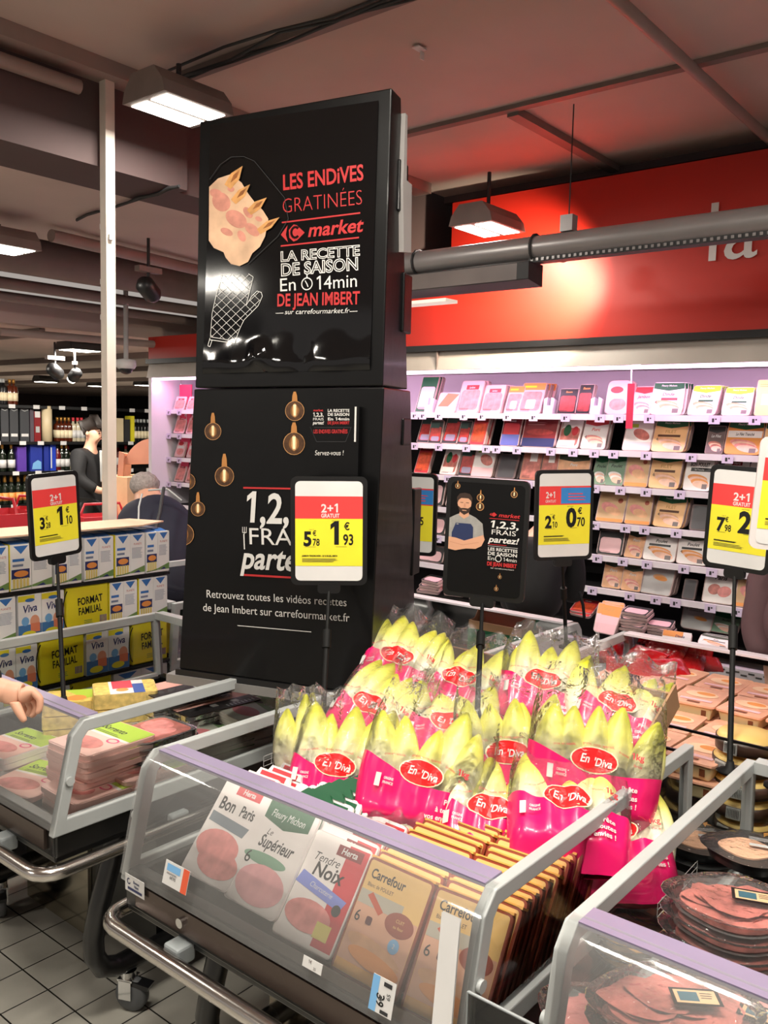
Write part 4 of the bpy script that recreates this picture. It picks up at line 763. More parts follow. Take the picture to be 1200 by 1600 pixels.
def chef(p, w, h):
    Y_ = lambda f: h / 2 - h * f; X_ = lambda f: -w / 2 + w * f
    def blb(fx, fy, r):
        p.ell(X_(fx), Y_(fy), w * r, w * r, AMB2); p.ell(X_(fx), Y_(fy), w * r * .85, w * r * .85, AMB); p.poly([(X_(fx) - w * r * .2, Y_(fy) + w * r), (X_(fx) - w * r * .1, Y_(fy) + w * r * 2), (X_(fx) + w * r * .1, Y_(fy) + w * r * 2), (X_(fx) + w * r * .2, Y_(fy) + w * r)][::-1], CAPM); p.rect(X_(fx) - w * r * .15, Y_(fy) - w * r * .4, X_(fx) + w * r * .15, Y_(fy) + w * r * .6, FILA)
    for b_ in ((.41, .13, .05), (.41, .21, .055), (.86, .08, .045), (.09, .04, .035), (.73, .82, .025), (.69, .93, .028)): blb(*b_)
    SH = mat('print_shirt', (150, 148, 144), .5, var=.1, scale=60); SK = mat('print_skin', (206, 154, 124), .5); HR = mat('print_hair', (52, 36, 28), .5); AP = mat('print_apron', (34, 46, 84), .5)
    P_ = lambda pts: [(X_(a), Y_(b)) for a, b in pts][::-1]
    p.poly(P_([(0, .33), (.08, .30), (.13, .285), (.27, .285), (.36, .31), (.46, .36), (.49, .50), (.42, .52), (.35, .55), (.05, .56), (0, .52)]), SH)
    p.poly(P_([(.14, .25), (.26, .25), (.27, .30), (.2, .33), (.13, .30)]), SK)
    p.poly(P_([(.10, .19), (.105, .15), (.12, .135), (.20, .12), (.28, .135), (.295, .16), (.29, .21), (.27, .255), (.20, .285), (.14, .26), (.11, .22)]), SK)
    p.poly(P_([(.095, .20), (.09, .14), (.13, .105), (.20, .095), (.27, .105), (.305, .14), (.30, .20), (.285, .165), (.25, .145), (.15, .145), (.115, .165)]), HR)
    p.poly(P_([(.11, .215), (.15, .235), (.20, .232), (.25, .235), (.29, .215), (.275, .265), (.20, .295), (.13, .265)]), HR); p.rect(X_(.17), Y_(.257), X_(.23), Y_(.25), SK)
    p.rect(X_(.14), Y_(.187), X_(.18), Y_(.182), HR); p.rect(X_(.22), Y_(.187), X_(.26), Y_(.182), HR); p.poly(P_([(.195, .19), (.21, .19), (.218, .222), (.188, .222)]), mat('print_skin_b', (190, 136, 108), .5))
    p.poly(P_([(.08, .39), (.09, .37), (.30, .37), (.335, .40), (.34, .56), (.04, .56), (.04, .46)]), AP)
    p.poly(P_([(0, .50), (.10, .505), (.22, .525), (.36, .49), (.48, .46), (.50, .50), (.46, .56), (.38, .59), (.25, .595), (.10, .62), (0, .61)]), SK)
    p.line([(X_(.02), Y_(.545)), (X_(.2), Y_(.565)), (X_(.42), Y_(.53))], w * .008, mat('print_skin_b', (190, 136, 108), .5)); p.rect(X_(.10), Y_(.385), X_(.13), Y_(.375), SH)
    x0, x1 = X_(.55), X_(.95)
    p.poly(P_([(.55, .27), (.575, .255), (.57, .27), (.575, .285)]), PRED); p.poly(P_([(.58, .262), (.61, .25), (.65, .27), (.61, .29), (.58, .28)]), PRED)
    fit(p, 'market', X_(.67), x1, Y_(.287), h * .035, PRED, 'bold', .2)
    p.line([(x0, Y_(.305)), (x1, Y_(.305))], h * .005, PRED)
    fit(p, '1,2,3,', x0, x1, Y_(.385), h * .062, PWHT, 'bold', .1); fit(p, 'FRAIS', X_(.58), X_(.92), Y_(.445), h * .045, PWHT); fit(p, 'partez!', x0, x1, Y_(.515), h * .055, PWHT, 'bold', .25)
    p.line([(x0, Y_(.535)), (X_(.8), Y_(.535))], h * .005, PRED); p.line([(x0, Y_(.55)), (x1, Y_(.55))], h * .003, PWHT)
    fit(p, 'LES RECETTES', x0, x1, Y_(.59), h * .028, PWHT, 'bold'); fit(p, 'DE SAISON', x0, x1, Y_(.63), h * .03, PWHT, 'bold'); fit(p, 'En', x0, X_(.65), Y_(.675), h * .034, PWHT); p.line([(X_(.70) + w * .04 * math.cos(a), Y_(.657) + w * .04 * math.sin(a)) for a in [k * .5236 for k in range(13)]], w * .01, PWHT); fit(p, '14min', X_(.76), x1, Y_(.675), h * .034, PWHT)
    fit(p, 'DE JEAN IMBERT', x0, x1, Y_(.725), h * .035, PRED, 'heavy'); fit(p, 'sur carrefourmarket.fr', X_(.6), X_(.92), Y_(.75), h * .012, PWHT)
sign('black-framed price sign reading 1 euro 93 before the black tower', 514, 830, 171, 2.45, 40, (503, 1158), .90, price('1', '93', '5', '78', 'JAMBON TENDRE NOIX - 25 % DE SEL HERTA'), roll=-1.0)
sign('black poster sign with a chef in blue apron, standing among the endive bags', 758, 843, 190, 2.5, 16, (745, 1128), 1.0, chef, roll=1.0, ratio=.70)
sign('small price sign reading 0 euro 70 right of the chef poster', 882, 805, 142, 3.1, 55, (885, 1012), .92, price('0', '70', '2', '10', '', 1), roll=-1)
sign('price sign reading 2 euro 66 in the right rear chest', 1155, 811, 164, 2.5, -6, (1140, 1207), .86, price('2', '66', '7', '98', ''), roll=2, ratio=.65)
sign('price sign reading 1 euro 10 in the left ham chest', 87, 805, 134, 2.9, 98, (100, 1103), .84, price('1', '10', '3', '28', ''), roll=-3)
sign('price sign reading 65, half hidden behind the black tower', 640, 803, 128, 3.25, 14, (640, 1000), .92, price(' ', '65', ' ', ' ', '', 1))
sign('white-edged price sign cut by the right picture edge', 1246, 775, 178, 2.0, 25, (1215, 1230), .95, price(' ', ' ', ' ', ' ', ''), roll=3, frm=mat('sign_frame_white', (214, 208, 206), .4))
# ------------------------------------------------------------------ endives
def endive_mat():
    m = bpy.data.materials.new('endive_leaf'); m.use_nodes = True; nt = m.node_tree; b = nt.nodes['Principled BSDF']
    tc = nt.nodes.new('ShaderNodeTexCoord'); sx = nt.nodes.new('ShaderNodeSeparateXYZ'); rp = nt.nodes.new('ShaderNodeValToRGB'); nz = nt.nodes.new('ShaderNodeTexNoise'); nz.inputs['Scale'].default_value = 30
    ad = nt.nodes.new('ShaderNodeMath'); ad.operation = 'MULTIPLY_ADD'; ad.inputs[1].default_value = .2
    nt.links.new(tc.outputs['Generated'], sx.inputs[0]); nt.links.new(tc.outputs['Object'], nz.inputs['Vector']); nt.links.new(nz.outputs['Fac'], ad.inputs[0]); nt.links.new(sx.outputs['Z'], ad.inputs[2])
    e = rp.color_ramp.elements; e[0].position = .45; e[0].color = (s2l(236), s2l(230), s2l(200), 1); e[1].position = 1.08; e[1].color = (s2l(204), s2l(202), s2l(46), 1)
    k = e.new(.8); k.color = (s2l(230), s2l(226), s2l(112), 1)
    nt.links.new(ad.outputs[0], rp.inputs['Fac']); nt.links.new(rp.outputs[0], b.inputs['Base Color']); b.inputs['Roughness'].default_value = .38
    b.inputs['Subsurface Weight'].default_value = .12; b.inputs['Subsurface Radius'].default_value = (.02, .016, .006)
    return m
ENDM = endive_mat()
def endive_mesh(seed):
    rnd = random.Random(seed); Ln = .168 + rnd.uniform(-.008, .01); r0 = .0285 + rnd.uniform(-.002, .003); ph = rnd.uniform(0, 6.3); n = 20; N = 15; vv = []; ff = []
    for i in range(N + 1):
        t = i / N; r = r0 * ((.66 + .34 * min(1, t / .38) ** .8) if t < .38 else max(0, 1 - ((t - .38) / .635) ** 2.0) ** .78); r = max(r, .003)
        for k in range(n):
            a = 2 * math.pi * k / n; lf = 1 + .055 * abs(math.sin(1.5 * a + ph + t * 1.2)) * (1 - t * .3) + .02 * math.sin(5 * a + t * 9)
            vv.append((r * lf * math.cos(a) + .008 * math.sin(t * 2.4) * math.cos(ph), r * lf * math.sin(a), t * Ln))
    for i in range(N):
        for k in range(n): ff.append((i * n + k, i * n + (k + 1) % n, (i + 1) * n + (k + 1) % n, (i + 1) * n + k))
    ff += [tuple(range(n))[::-1], tuple(range(N * n, N * n + n))]
    m = MB(); m.add(vv, ff, ENDM, None, True); return m
EP = []
for s_ in range(4):
    m = endive_mesh(s_); me = bpy.data.meshes.new('endive'); me.from_pydata(m.v, [], m.f); me.materials.append(ENDM); me.polygons.foreach_set('use_smooth', [True] * len(m.f)); EP.append(me)
def bag(label, px, py, D, yaw, tilt, roll, seed, W=.265, Hb=.29, n_end=5, pink=.40, band='En’Diva', cut=None, plain=False):
    rnd = random.Random(seed); M = TM(at(px, py, D=D), R(yaw), R(-tilt), R(roll)); b = thing('endive_bag', label, 'bag of endives', M=M, group='bags of endives')
    v0 = .40
    def half(u, v):
        e = max(0.0, 1 - abs(u) ** 3.6) ** .5
        pr = min(1, .15 + v / .16) * (1 if v < .62 else max(.10, 1 - ((v - .62) / .30) ** 1.3 * .9))
        bmp = 1 + .10 * math.cos(u * math.pi * (n_end - .5) + seed) * min(1, v / .3)
        return .058 * e * pr * bmp
    def wid(v): return W / 2 * (.90 + .10 * math.sin(min(1, v / .5) * 1.57)) * (1 if v < .7 else 1 - .12 * ((v - .7) / .3)) * (1.0 if v > .06 else .93)
    def S(u, v, side, off=0.0):
        x = u * wid(v); y = side * (half(u, v) + off); z = (v - v0) * Hb
        nz = noise.noise(Vector((x * 22 + seed * 3.1, z * 22, side * 2.0 + seed))); n2 = noise.noise(Vector((x * 60 + seed, z * 60, seed * 2.0)))
        am = (.0035 if v < .55 else .0035 + .020 * (v - .55)) * (1 - .5 * abs(u))
        y += side * (nz * am + n2 * am * .45)
        if v > .78: y += .020 * (v - .78) / .22 * math.sin(u * 7 + seed) ; z += .018 * (v - .78) / .22 * noise.noise(Vector((x * 30, seed, 2.0)))
        z += .006 * noise.noise(Vector((x * 14, seed, 5.0))) if v < .05 else 0
        return (x, y, z)
    nu, nv = 30, 30; m = MB(); ph = rnd.uniform(-.3, .3)
    bound = lambda u: pink - .05 * math.cos(u * 2.2 + ph) - .05 * u
    for side in (-1, 1):
        vv = []; fp = []; fc = []
        for i in range(nu + 1):
            for j in range(nv + 1):
                u = -1 + 2 * i / nu; bj = bound(u) if not plain else 0.0; J = 12
                v = (bj * j / J) if j <= J else bj + (1 - bj) * (j - J) / (nv - J)
                vv.append(S(u, v, side))
        for i in range(nu):
            for j in range(nv):
                a = i * (nv + 1) + j; f = (a, a + nv + 1, a + nv + 2, a + 1); f = f if side < 0 else f[::-1]
                (fp if j < 12 and not plain else fc).append(f)
        if fp: m.add(vv, fp, PINK, None, True)
        m.add(vv, fc, FILM, None, True)
    bo = m.obj('film', b)
    for k in range(n_end):
        x = (k - (n_end - 1) / 2) * (W * .73 / n_end) + rnd.uniform(-.004, .004); z0 = -v0 * Hb + .055 + rnd.uniform(-.012, .022); y = .010 * (k % 2) + .002
        e = bpy.data.objects.new('endive', EP[(k + seed) % 4]); COL.objects.link(e); e.parent = b
        e.matrix_local = TM((x, y, z0), rnd.uniform(0, 6), 0) if False else Matrix.Translation((x, y, z0)) @ Matrix.Rotation(R(x * 90 + rnd.uniform(-6, 6)), 4, 'Y') @ Matrix.Rotation(rnd.uniform(0, 6.28), 4, 'Z')
        s_ = rnd.uniform(.98, 1.12); s_ *= min(1.0, Hb / .34); e.scale = (s_ * 1.42, s_ * 1.22, s_ * 1.26)
    if not plain:
        fn = lambda x, z, k: S(max(-.97, min(.97, x / (W / 2 * .99))), max(.01, min(.97, z / Hb + v0)), -1, k)
        m = MB(); p = Print(m, None, fn, step=.0007, off=.0016)
        p.ell(-.005, .005, .052, .029, CREAM); p.ell(-.005, .005, .049, .0265, ORED); p.text('En', -.026, -.002, .019, WHITE, 'bold', shear=.22, xs=.8); p.text("'Diva", .013, -.006, .018, WHITE, 'bold', shear=.22, xs=.8)
        p.text('Prête', .078, -.048, .0115, PWHT, 'bold', rot=.05); p.text('à toutes', .072, -.066, .0115, PWHT, 'bold', rot=.05); p.text('vos envies !', .062, -.084, .0115, PWHT, 'bold', rot=.05)
        p.text('1kg', .086, .022, .014, WREDS, 'bold'); p.text('farcie', .088, .006, .006, WREDS, rot=-.15)
        for i_, (t_, x_, z_, r_) in enumerate((('crue en salade,', -.072, .027, .16), ('gratin, cuite, apéritif,', .0, .036, 0.0), ('braisée,', .056, .026, -.3))): p.text(t_, x_, z_, .006, WREDS, rot=r_)
        p.rect(-.105, -.048, -.092, -.018, PWHT); p.text('ORIGINE', -.073, -.030, .006, PWHT, 'bold', xs=.7); p.text('FRANCE', -.073, -.040, .006, PWHT, 'bold', xs=.8)
        m.obj('bag_print', b)
    elif band:
        m = MB(); fn = lambda x, z, k: S(max(-.97, min(.97, x / (W / 2 * .99))), max(.01, min(.97, z / Hb + v0)), -1, k); p = Print(m, None, fn, step=.0007, off=.0016)
        p.rect(-W * .47, -.03, -W * .2, .01, BLUE); p.rect(-W * .2, -.04, W * .47, .008, ORED); m.obj('bag_print', b)
    return b
BAGS = [('back left endive bag leaning by the corner of the black tower', 625, 1043, 2.52, 30, 46, 14), ('endive bag in the back row, behind the chef sign pole', 722, 1078, 2.45, 24, 48, 12), ('back row endive bag right of the chef sign pole', 850, 1080, 2.42, 28, 43, 8), ('back right endive bag lying low against the card tray edge', 965, 1118, 2.30, 26, 48, 14),
        ('endive bag on the left between the tower corner and the big front bags', 584, 1120, 2.35, 26, 47, 20), ('front left endive bag above the green-edged packets', 530, 1207, 2.16, 34, 34, 8), ('big central endive bag showing its whole label', 662, 1218, 2.04, 34, 30, 12), ('endive bag between the central bag and the widest right bag', 795, 1182, 2.12, 32, 26, -4), ('widest endive bag at the right with five bright tips', 928, 1193, 2.0, 30, 22, 6),
        ('lower endive bag half hidden behind the orange packets, centre', 768, 1283, 1.97, 32, 50, 6), ('lower right endive bag lying on the orange packets, by the grey frame', 888, 1275, 1.90, 30, 60, 2), ('endive bag buried in the middle of the pile, between the pole and the central bag', 705, 1150, 2.30, 30, 52, 10), ('lowest endive bag at the right behind the glass end', 960, 1325, 1.93, 28, 60, -10)]
for k, (lb, px, py, D_, yw, tl, rl) in enumerate(BAGS): bag(lb, px, py, D_, yw, tl, rl, k + 1, W=(.225, .225, .27, .245, .245, .25, .305, .265, .305, .25, .265, .26, .25)[k], Hb=(.36 if k in (6, 8) else .34))
bag('small clear bag with two endive tips at the far left of the pile', 466, 1180, 2.22, 34, 25, -4, 31, W=.13, n_end=2, plain=True, band=None)
bag('plain clear endive bag without pink, just behind the long front rail', 622, 1310, 1.98, 30, 50, 10, 32, W=.18, n_end=4, plain=True, Hb=.26, band=None)
t = thing('card_tray', 'tilted brown cardboard tray carrying the endive bags', 'tray', (0, 0, 0))
TL = R(27); m = MB(); T = TM((-1.215, 1.52, .655), 0, TL)
m.b2((-.405, 0, 0), (.405, .78, .006), CARD, T); m.obj('bottom', t)
for lo, hi in (((-.408, 0, 0), (-.402, .78, .06)), ((.402, -.02, 0), (.408, .80, .075)), ((-.405, .776, 0), (.405, .782, .06)), ((-.405, 0, 0), (.405, .006, .04))):
    m = MB(); m.b2(lo, hi, CARD, T); m.obj('side', t)
m = MB(); m.b2((-1.60, 1.58, .626), (-.83, 1.95, .675), BLKP); m.b2((-1.60, 1.95, .626), (-.83, 2.12, .83), BLKP); tag(m.obj('plastic_riser'), 'black plastic riser under the cardboard endive tray', 'riser')
# ------------------------------------------------------------------ leaning packets in the middle chest
random.seed(5)
OPK = mat('orange_card', (238, 176, 84), .45); RBR = mat('redbrown_edge', (146, 62, 36), .4); OCR = mat('ochre_head', (232, 190, 120), .45)
def c_carre(p, w, h):
    p.rr(0, h / 2, w * .98, h * .985, .008, RBR); p.rr(0, h / 2, w * .93, h * .95, .006, OCR); p.rect(-w * .46, h * .03, w * .46, h * .62, mat('pack_pink', (222, 168, 140), .45, var=.1))
    p.text('Carrefour', -w * .40, h * .83, h * .085, BLK, 'bold', align='l', xs=.82); p.text('Blanc de POULET', -w * .40, h * .755, h * .035, CHAR, 'reg', align='l', xs=.85)
    p.rect(-w * .46, h * .60, w * .2, h * .72, mat('grey_band', (186, 178, 164), .5)); p.poly([(-w * .34, h * .68), (-w * .1, h * .56), (-w * .05, h * .60), (-w * .28, h * .72)], mat('chili', (196, 84, 54), .45))
    p.ell(w * .22, h * .56, w * .21, h * .10, mat('seal_brown', (150, 74, 58), .45)); p.text('CUIT', w * .22, h * .575, h * .03, OCR, 'reg'); p.text('au four', w * .22, h * .525, h * .028, OCR, 'reg')
    p.ell(w * .24, h * .39, w * .08, w * .08, LBLUE); p.text('2', w * .24, h * .375, h * .04, WHITE)
    p.text('6', -w * .38, h * .45, h * .10, BLK, 'reg'); p.rr(-w * .20, h * .49, w * .09, h * .07, .004, mat('pack_wine', (92, 44, 50), .5))
    p.ell(0, h * .28, w * .42, h * .08, POUL, rot=-.15); p.ell(w * .05, h * .20, w * .40, h * .07, ORNG, rot=-.1); p.rect(-w * .46, h * .03, w * .46, h * .12, OPK)
def c_bon(p, w, h):
    p.rr(0, h / 2, w * .98, h * .98, w * .12, PW); p.rect(-w * .2, h * .86, w * .3, h * .97, WREDS); p.text('Herta', w * .05, h * .885, h * .055, WHITE, 'bold', shear=.1)
    p.text('Bon', -w * .40, h * .68, h * .13, BLK, 'bold', align='l', xs=.8); p.text('Paris', .04 * w, h * .68, h * .11, BLK, 'bold', align='l', xs=.7); p.poly([(-w * .45, h * .54), (w * .3, h * .50), (w * .35, h * .60), (-w * .45, h * .64)], mat('slate_band', (120, 130, 140), .5)); p.ell(-w * .05, h * .34, w * .42, h * .16, HAM); p.ell(w * .1, h * .2, w * .4, h * .14, HAM)
def c_sup(p, w, h):
    p.rr(0, h / 2, w * .98, h * .98, w * .12, PW); p.poly([(-w * .42, h * .80), (0, h * .74), (w * .42, h * .80), (w * .42, h * .97), (-w * .42, h * .97)], DGREEN); p.text('Fleury Michon', 0, h * .83, h * .075, WHITE, 'reg', shear=.2, xs=.75)
    p.text('Le', -w * .2, h * .66, h * .06, CHAR, 'reg', shear=.3); p.text('Supérieur', 0, h * .54, h * .115, CHAR, 'bold', shear=.25, xs=.72); p.ell(-w * .08, h * .44, w * .4, h * .055, mat('soft_green', (120, 160, 134), .5)); p.text('6', -w * .38, h * .36, h * .12, BLK); p.ell(w * .02, h * .22, w * .44, h * .18, mat('superior_ham', (234, 168, 172), .45, var=.12, scale=25))
def c_noix(p, w, h):
    p.rr(0, h / 2, w * .98, h * .98, w * .06, PW); p.rect(w * .15, h * .05, w * .48, h * .97, WREDS); p.rect(-w * .02, h * .85, w * .40, h * .95, DKRED); p.text('Herta', w * .18, h * .875, h * .06, WHITE, 'bold', shear=.15)
    p.text('Tendre', -w * .12, h * .74, h * .08, CHAR, shear=.3); p.text('Noix', -w * .02, h * .61, h * .13, BLK, 'bold', shear=.15); p.poly([(-w * .46, h * .50), (w * .36, h * .40), (w * .42, h * .50), (-w * .40, h * .62)], mat('periwinkle', (126, 138, 214), .45)); p.text('Charcuterie', -w * .02, h * .49, h * .05, WHITE, shear=.2, rot=-.12, xs=.9)
    p.ell(-w * .06, h * .26, w * .38, h * .14, HAM); p.rect(w * .12, h * .12, w * .36, h * .26, mat('offer_yellow', (222, 206, 110), .5)); p.ell(w * .32, h * .40, w * .07, w * .07, CHAR)
def leaning_row(name, draw, xm, w, h, count, edge, y0, z0, lean, pitch, labels, rz=0, word='front', topper=None, dx=.001):
    first = None
    for k in range(count):
        M_ = TM((xm + random.uniform(-.003, .003) + dx * k, y0 + pitch * k, z0 + random.uniform(-.001, .002) + .0035 * k), R(rz + random.uniform(-2, 2)), -R(lean + random.uniform(-1.5, 1.5)))
        if first is None:
            m = MB(); m.prism(rrect(w, h, .012, 3, 0, h / 2), .0, .010, edge[0], axis='y'); 
            o = first = m.obj('meat_packet'); o.matrix_world = M_
            q = MB(); draw(Print(q, None, off=.0012, step=.00008), w, h); q.obj('front_label', o)
            q = MB(); q.prism(rrect(w * 1.005, h, .012, 3, 0, h / 2 + .001), .0075, .0105, edge[1], axis='y'); q.obj('rim', o)
            if topper: q = MB(); topper(q, w, h); q.obj('header', o)
        else: o = copy_tree(first); o.matrix_world = M_
        tag(o, labels(k), 'packet', f'{word} row of leaning packets')
FT = lambda s_: (lambda k: (f'{s_}, front one of its row' if k == 0 else f'{s_}, {ORD[k]} from the front of its row'))
LY, LZ = 1.215, .652
ROWT = lambda q, w, h: q.b2((-w * .49, .000, h - .002), (w * .49, .0235, h + .003), OPK)
leaning_row('o', c_carre, -.848, .168, .225, 16, (RBR, RBR), LY + .01, LZ, 32, .0255, FT('orange chicken packet by the glass end'), word='right orange', rz=2, topper=ROWT)
leaning_row('o', c_carre, -1.028, .168, .225, 12, (RBR, RBR), LY + .01, LZ, 34, .0245, FT('orange chicken packet, inner column'), word='left orange', rz=1, topper=ROWT)
leaning_row('n', c_noix, -1.202, .165, .225, 6, (PW, WREDS), LY + .012, LZ + .01, 36, .022, FT('white ham packet with violet-blue ribbon'), word='violet ribbon')
leaning_row('s', c_sup, -1.362, .165, .235, 10, (PW, DGREEN), LY + .014, LZ + .028, 38, .022, FT('white ham packet with dark green head'), word='green head', dx=.012, topper=lambda q, w, h: q.prism([(-w * .38, h * .96), (-w * .2, h * 1.08), (w * .2, h * 1.08), (w * .38, h * .96)], .0, .010, DGREEN, axis='y'))
leaning_row('b', c_bon, -1.515, .165, .235, 9, (PW, PW), LY + .014, LZ + .034, 40, .024, FT('white ham packet with red badge at the top'), word='red badge', dx=.012, topper=lambda q, w, h: (q.prism([(-w * .36, h * .96), (-w * .3, h * 1.07), (w * .3, h * 1.07), (w * .36, h * .96)], .0, .010, PW, axis='y'), q.b2((-w * .25, -.001, h * .97), (w * .25, .0, h * 1.05), WREDS)))
# ------------------------------------------------------------------ flat stacks in the left chest
random.seed(9)
def flat_stack(draw, px, py, X, w, h, th, n, rz, label, side, group, round_=.02, zbase=None, cat='packet', lift=0):
    c = at(px, py, X=X); ztop = c.z; n = max(1, min(9, int((ztop - .627) / th))); first = None
    for k in range(n):
        z = ztop - th * (k + 1)
        M_ = TM((c.x + random.uniform(-.008, .008) * (k > 0), c.y + random.uniform(-.008, .008) * (k > 0), z), R(rz + random.uniform(-4, 4) * (k > 0)), -R(90 - lift))
        if first is None:
            m = MB(); m.prism(rrect(w, h, round_, 4), -th * .92, 0, side, axis='y'); o = first = m.obj('meat_packet'); o.matrix_world = M_
            q = MB(); p = Print(q, Matrix.Translation((0, -th * .92, -h / 2)), off=.0012, step=.0001); draw(p, w, h); q.obj('front_label', o)
        else: o = copy_tree(first); o.matrix_world = M_
        tag(o, label + (', topmost of its pile' if k == 0 else f', {ORD[k]} down its pile'), cat, group)
PINKS = mat('sorr_pink', (244, 196, 186), .45, var=.08)
def s_sor(p, w, h):
    p.rect(-w * .48, h * .02, w * .48, h * .98, PW); p.rect(-w * .48, h * .60, w * .48, h * .98, LGREEN); p.text('Sorrento', -w * .4, h * .72, h * .11, CHAR, 'bold', align='l', shear=.3, xs=.8); p.micro(-w * .36, h * .65, w * .6, h * .03, 2, CHAR)
    p.rect(-w * .48, h * .02, w * .48, h * .55, PINKS); p.ell(-w * .05, h * .28, w * .36, h * .16, HAM); p.line([(w * .25 + .02 * math.cos(a), h * .5 + .014 * math.sin(a)) for a in [k * .5 for k in range(14)]], .006, mat('magenta_ring', (230, 80, 130), .45))
def s_ham(p, w, h): p.rr(0, h / 2, w * .96, h * .97, .03, TRAYC); p.rr(0, h / 2, w * .86, h * .84, .03, HAMD); [p.ell(random.uniform(-.25, .25) * w, random.uniform(.25, .75) * h, w * .22, h * .12, HAM, rot=random.uniform(0, 3)) for _ in range(6)]
def s_blk(p, w, h): p.rect(-w * .48, h * .02, w * .48, h * .98, mat('pale_flesh', (226, 170, 158), .4, var=.1)); p.rect(0, h * .02, w * .48, h * .98, BLK); [p.rect(w * .08, h * (.12 + .14 * k), w * .24, h * (.2 + .14 * k), random.choice([CHAR, LGREY, CHAR])) for k in range(6)]; p.micro(w * .28, h * .9, w * .15, h * .05, 8, LGREY)
def s_veg(p, w, h): p.rect(-w * .48, h * .02, w * .48, h * .98, mat('pale_green_grey', (196, 200, 186), .45)); p.poly([(-w * .48, h * .7), (w * .48, h * .55), (w * .48, h * .98), (-w * .48, h * .98)], mat('mid_green', (110, 148, 96), .45)); p.ell(-w * .2, h * .72, w * .13, h * .05, CHAR); p.ell(w * .1, h * .32, w * .32, h * .16, mat('veg_pink', (206, 120, 126), .45)); p.text('La Fine', w * .12, h * .70, h * .06, WHITE, shear=.2)
def s_pasta(p, w, h): p.rr(0, h / 2, w * .95, h * .95, .01, mat('pasta_yellow', (224, 196, 104), .45, var=.25, scale=60)); p.poly([(-w * .48, h * .3), (w * .2, h * .62), (w * .1, h * .98), (-w * .48, h * .9)], LGREEN); p.ell(w * .15, h * .5, w * .2, h * .16, ORNG)
def s_pasta2(p, w, h): p.rr(0, h / 2, w * .95, h * .95, .01, mat('pasta_yellow', (224, 196, 104), .45, var=.25, scale=60)); p.rect(-w * .48, h * .25, w * .48, h * .8, PW); p.rect(-w * .48, h * .3, w * .1, h * .62, mat('pasta_red', (216, 66, 84), .45)); p.rect(-w * .2, h * .62, w * .48, h * .80, mat('pasta_blue', (52, 84, 160), .45)); p.ell(w * .2, h * .45, w * .12, h * .1, ORNG)
GL_ = 'flat packs in the left chest'
flat_stack(s_sor, 150, 1222, -2.14, .20, .24, .016, 6, -2, 'lime-headed ham pack at the left chest front', PINKS, GL_)
flat_stack(s_sor, 228, 1192, -2.13, .19, .24, .016, 5, -4, 'lime-headed ham pack below the cured ham', PINKS, GL_)
flat_stack(s_sor, 160, 1152, -2.20, .20, .24, .016, 6, 2, 'lime-headed ham pack behind the front pile', PINKS, GL_)
flat_stack(s_sor, 55, 1215, -2.40, .2, .24, .016, 4, 16, 'lime-headed ham pack by the curved glass', PINKS, GL_)
flat_stack(s_ham, 240, 1140, -2.17, .19, .22, .020, 4, 0, 'deep pink sliced ham in the left chest', TRAYC, GL_, .04)
flat_stack(s_veg, 330, 1140, -2.14, .19, .22, .015, 6, -4, 'grey-green pack in the left chest', mat('pale_side', (206, 200, 190), .45), GL_)
flat_stack(s_veg, 395, 1105, -2.13, .19, .22, .015, 5, -8, 'grey-green pack under the black tower', mat('pale_side', (206, 200, 190), .45), GL_)
flat_stack(s_blk, 335, 1098, -2.25, .15, .30, .016, 3, -5, 'long black and pink pack, nearer pile', TRAYC, GL_)
flat_stack(s_blk, 285, 1070, -2.36, .15, .30, .016, 3, -5, 'long black and pink pack, farther pile', TRAYC, GL_)
flat_stack(s_pasta, 120, 1086, -2.62, .15, .2, .045, 3, -34, 'green-cornered yellow pasta tray', mat('pasta_side', (216, 190, 116), .4, var=.25, scale=50), GL_, .015)
flat_stack(s_pasta2, 195, 1072, -2.45, .15, .2, .05, 3, -30, 'yellow pasta tray with red-blue label', mat('pasta_side', (216, 190, 116), .4, var=.25, scale=50), GL_, .015)
flat_stack(s_sor, 25, 1160, -2.62, .2, .22, .018, 5, 6, 'pale pack under the hand in the left chest', PW, GL_)
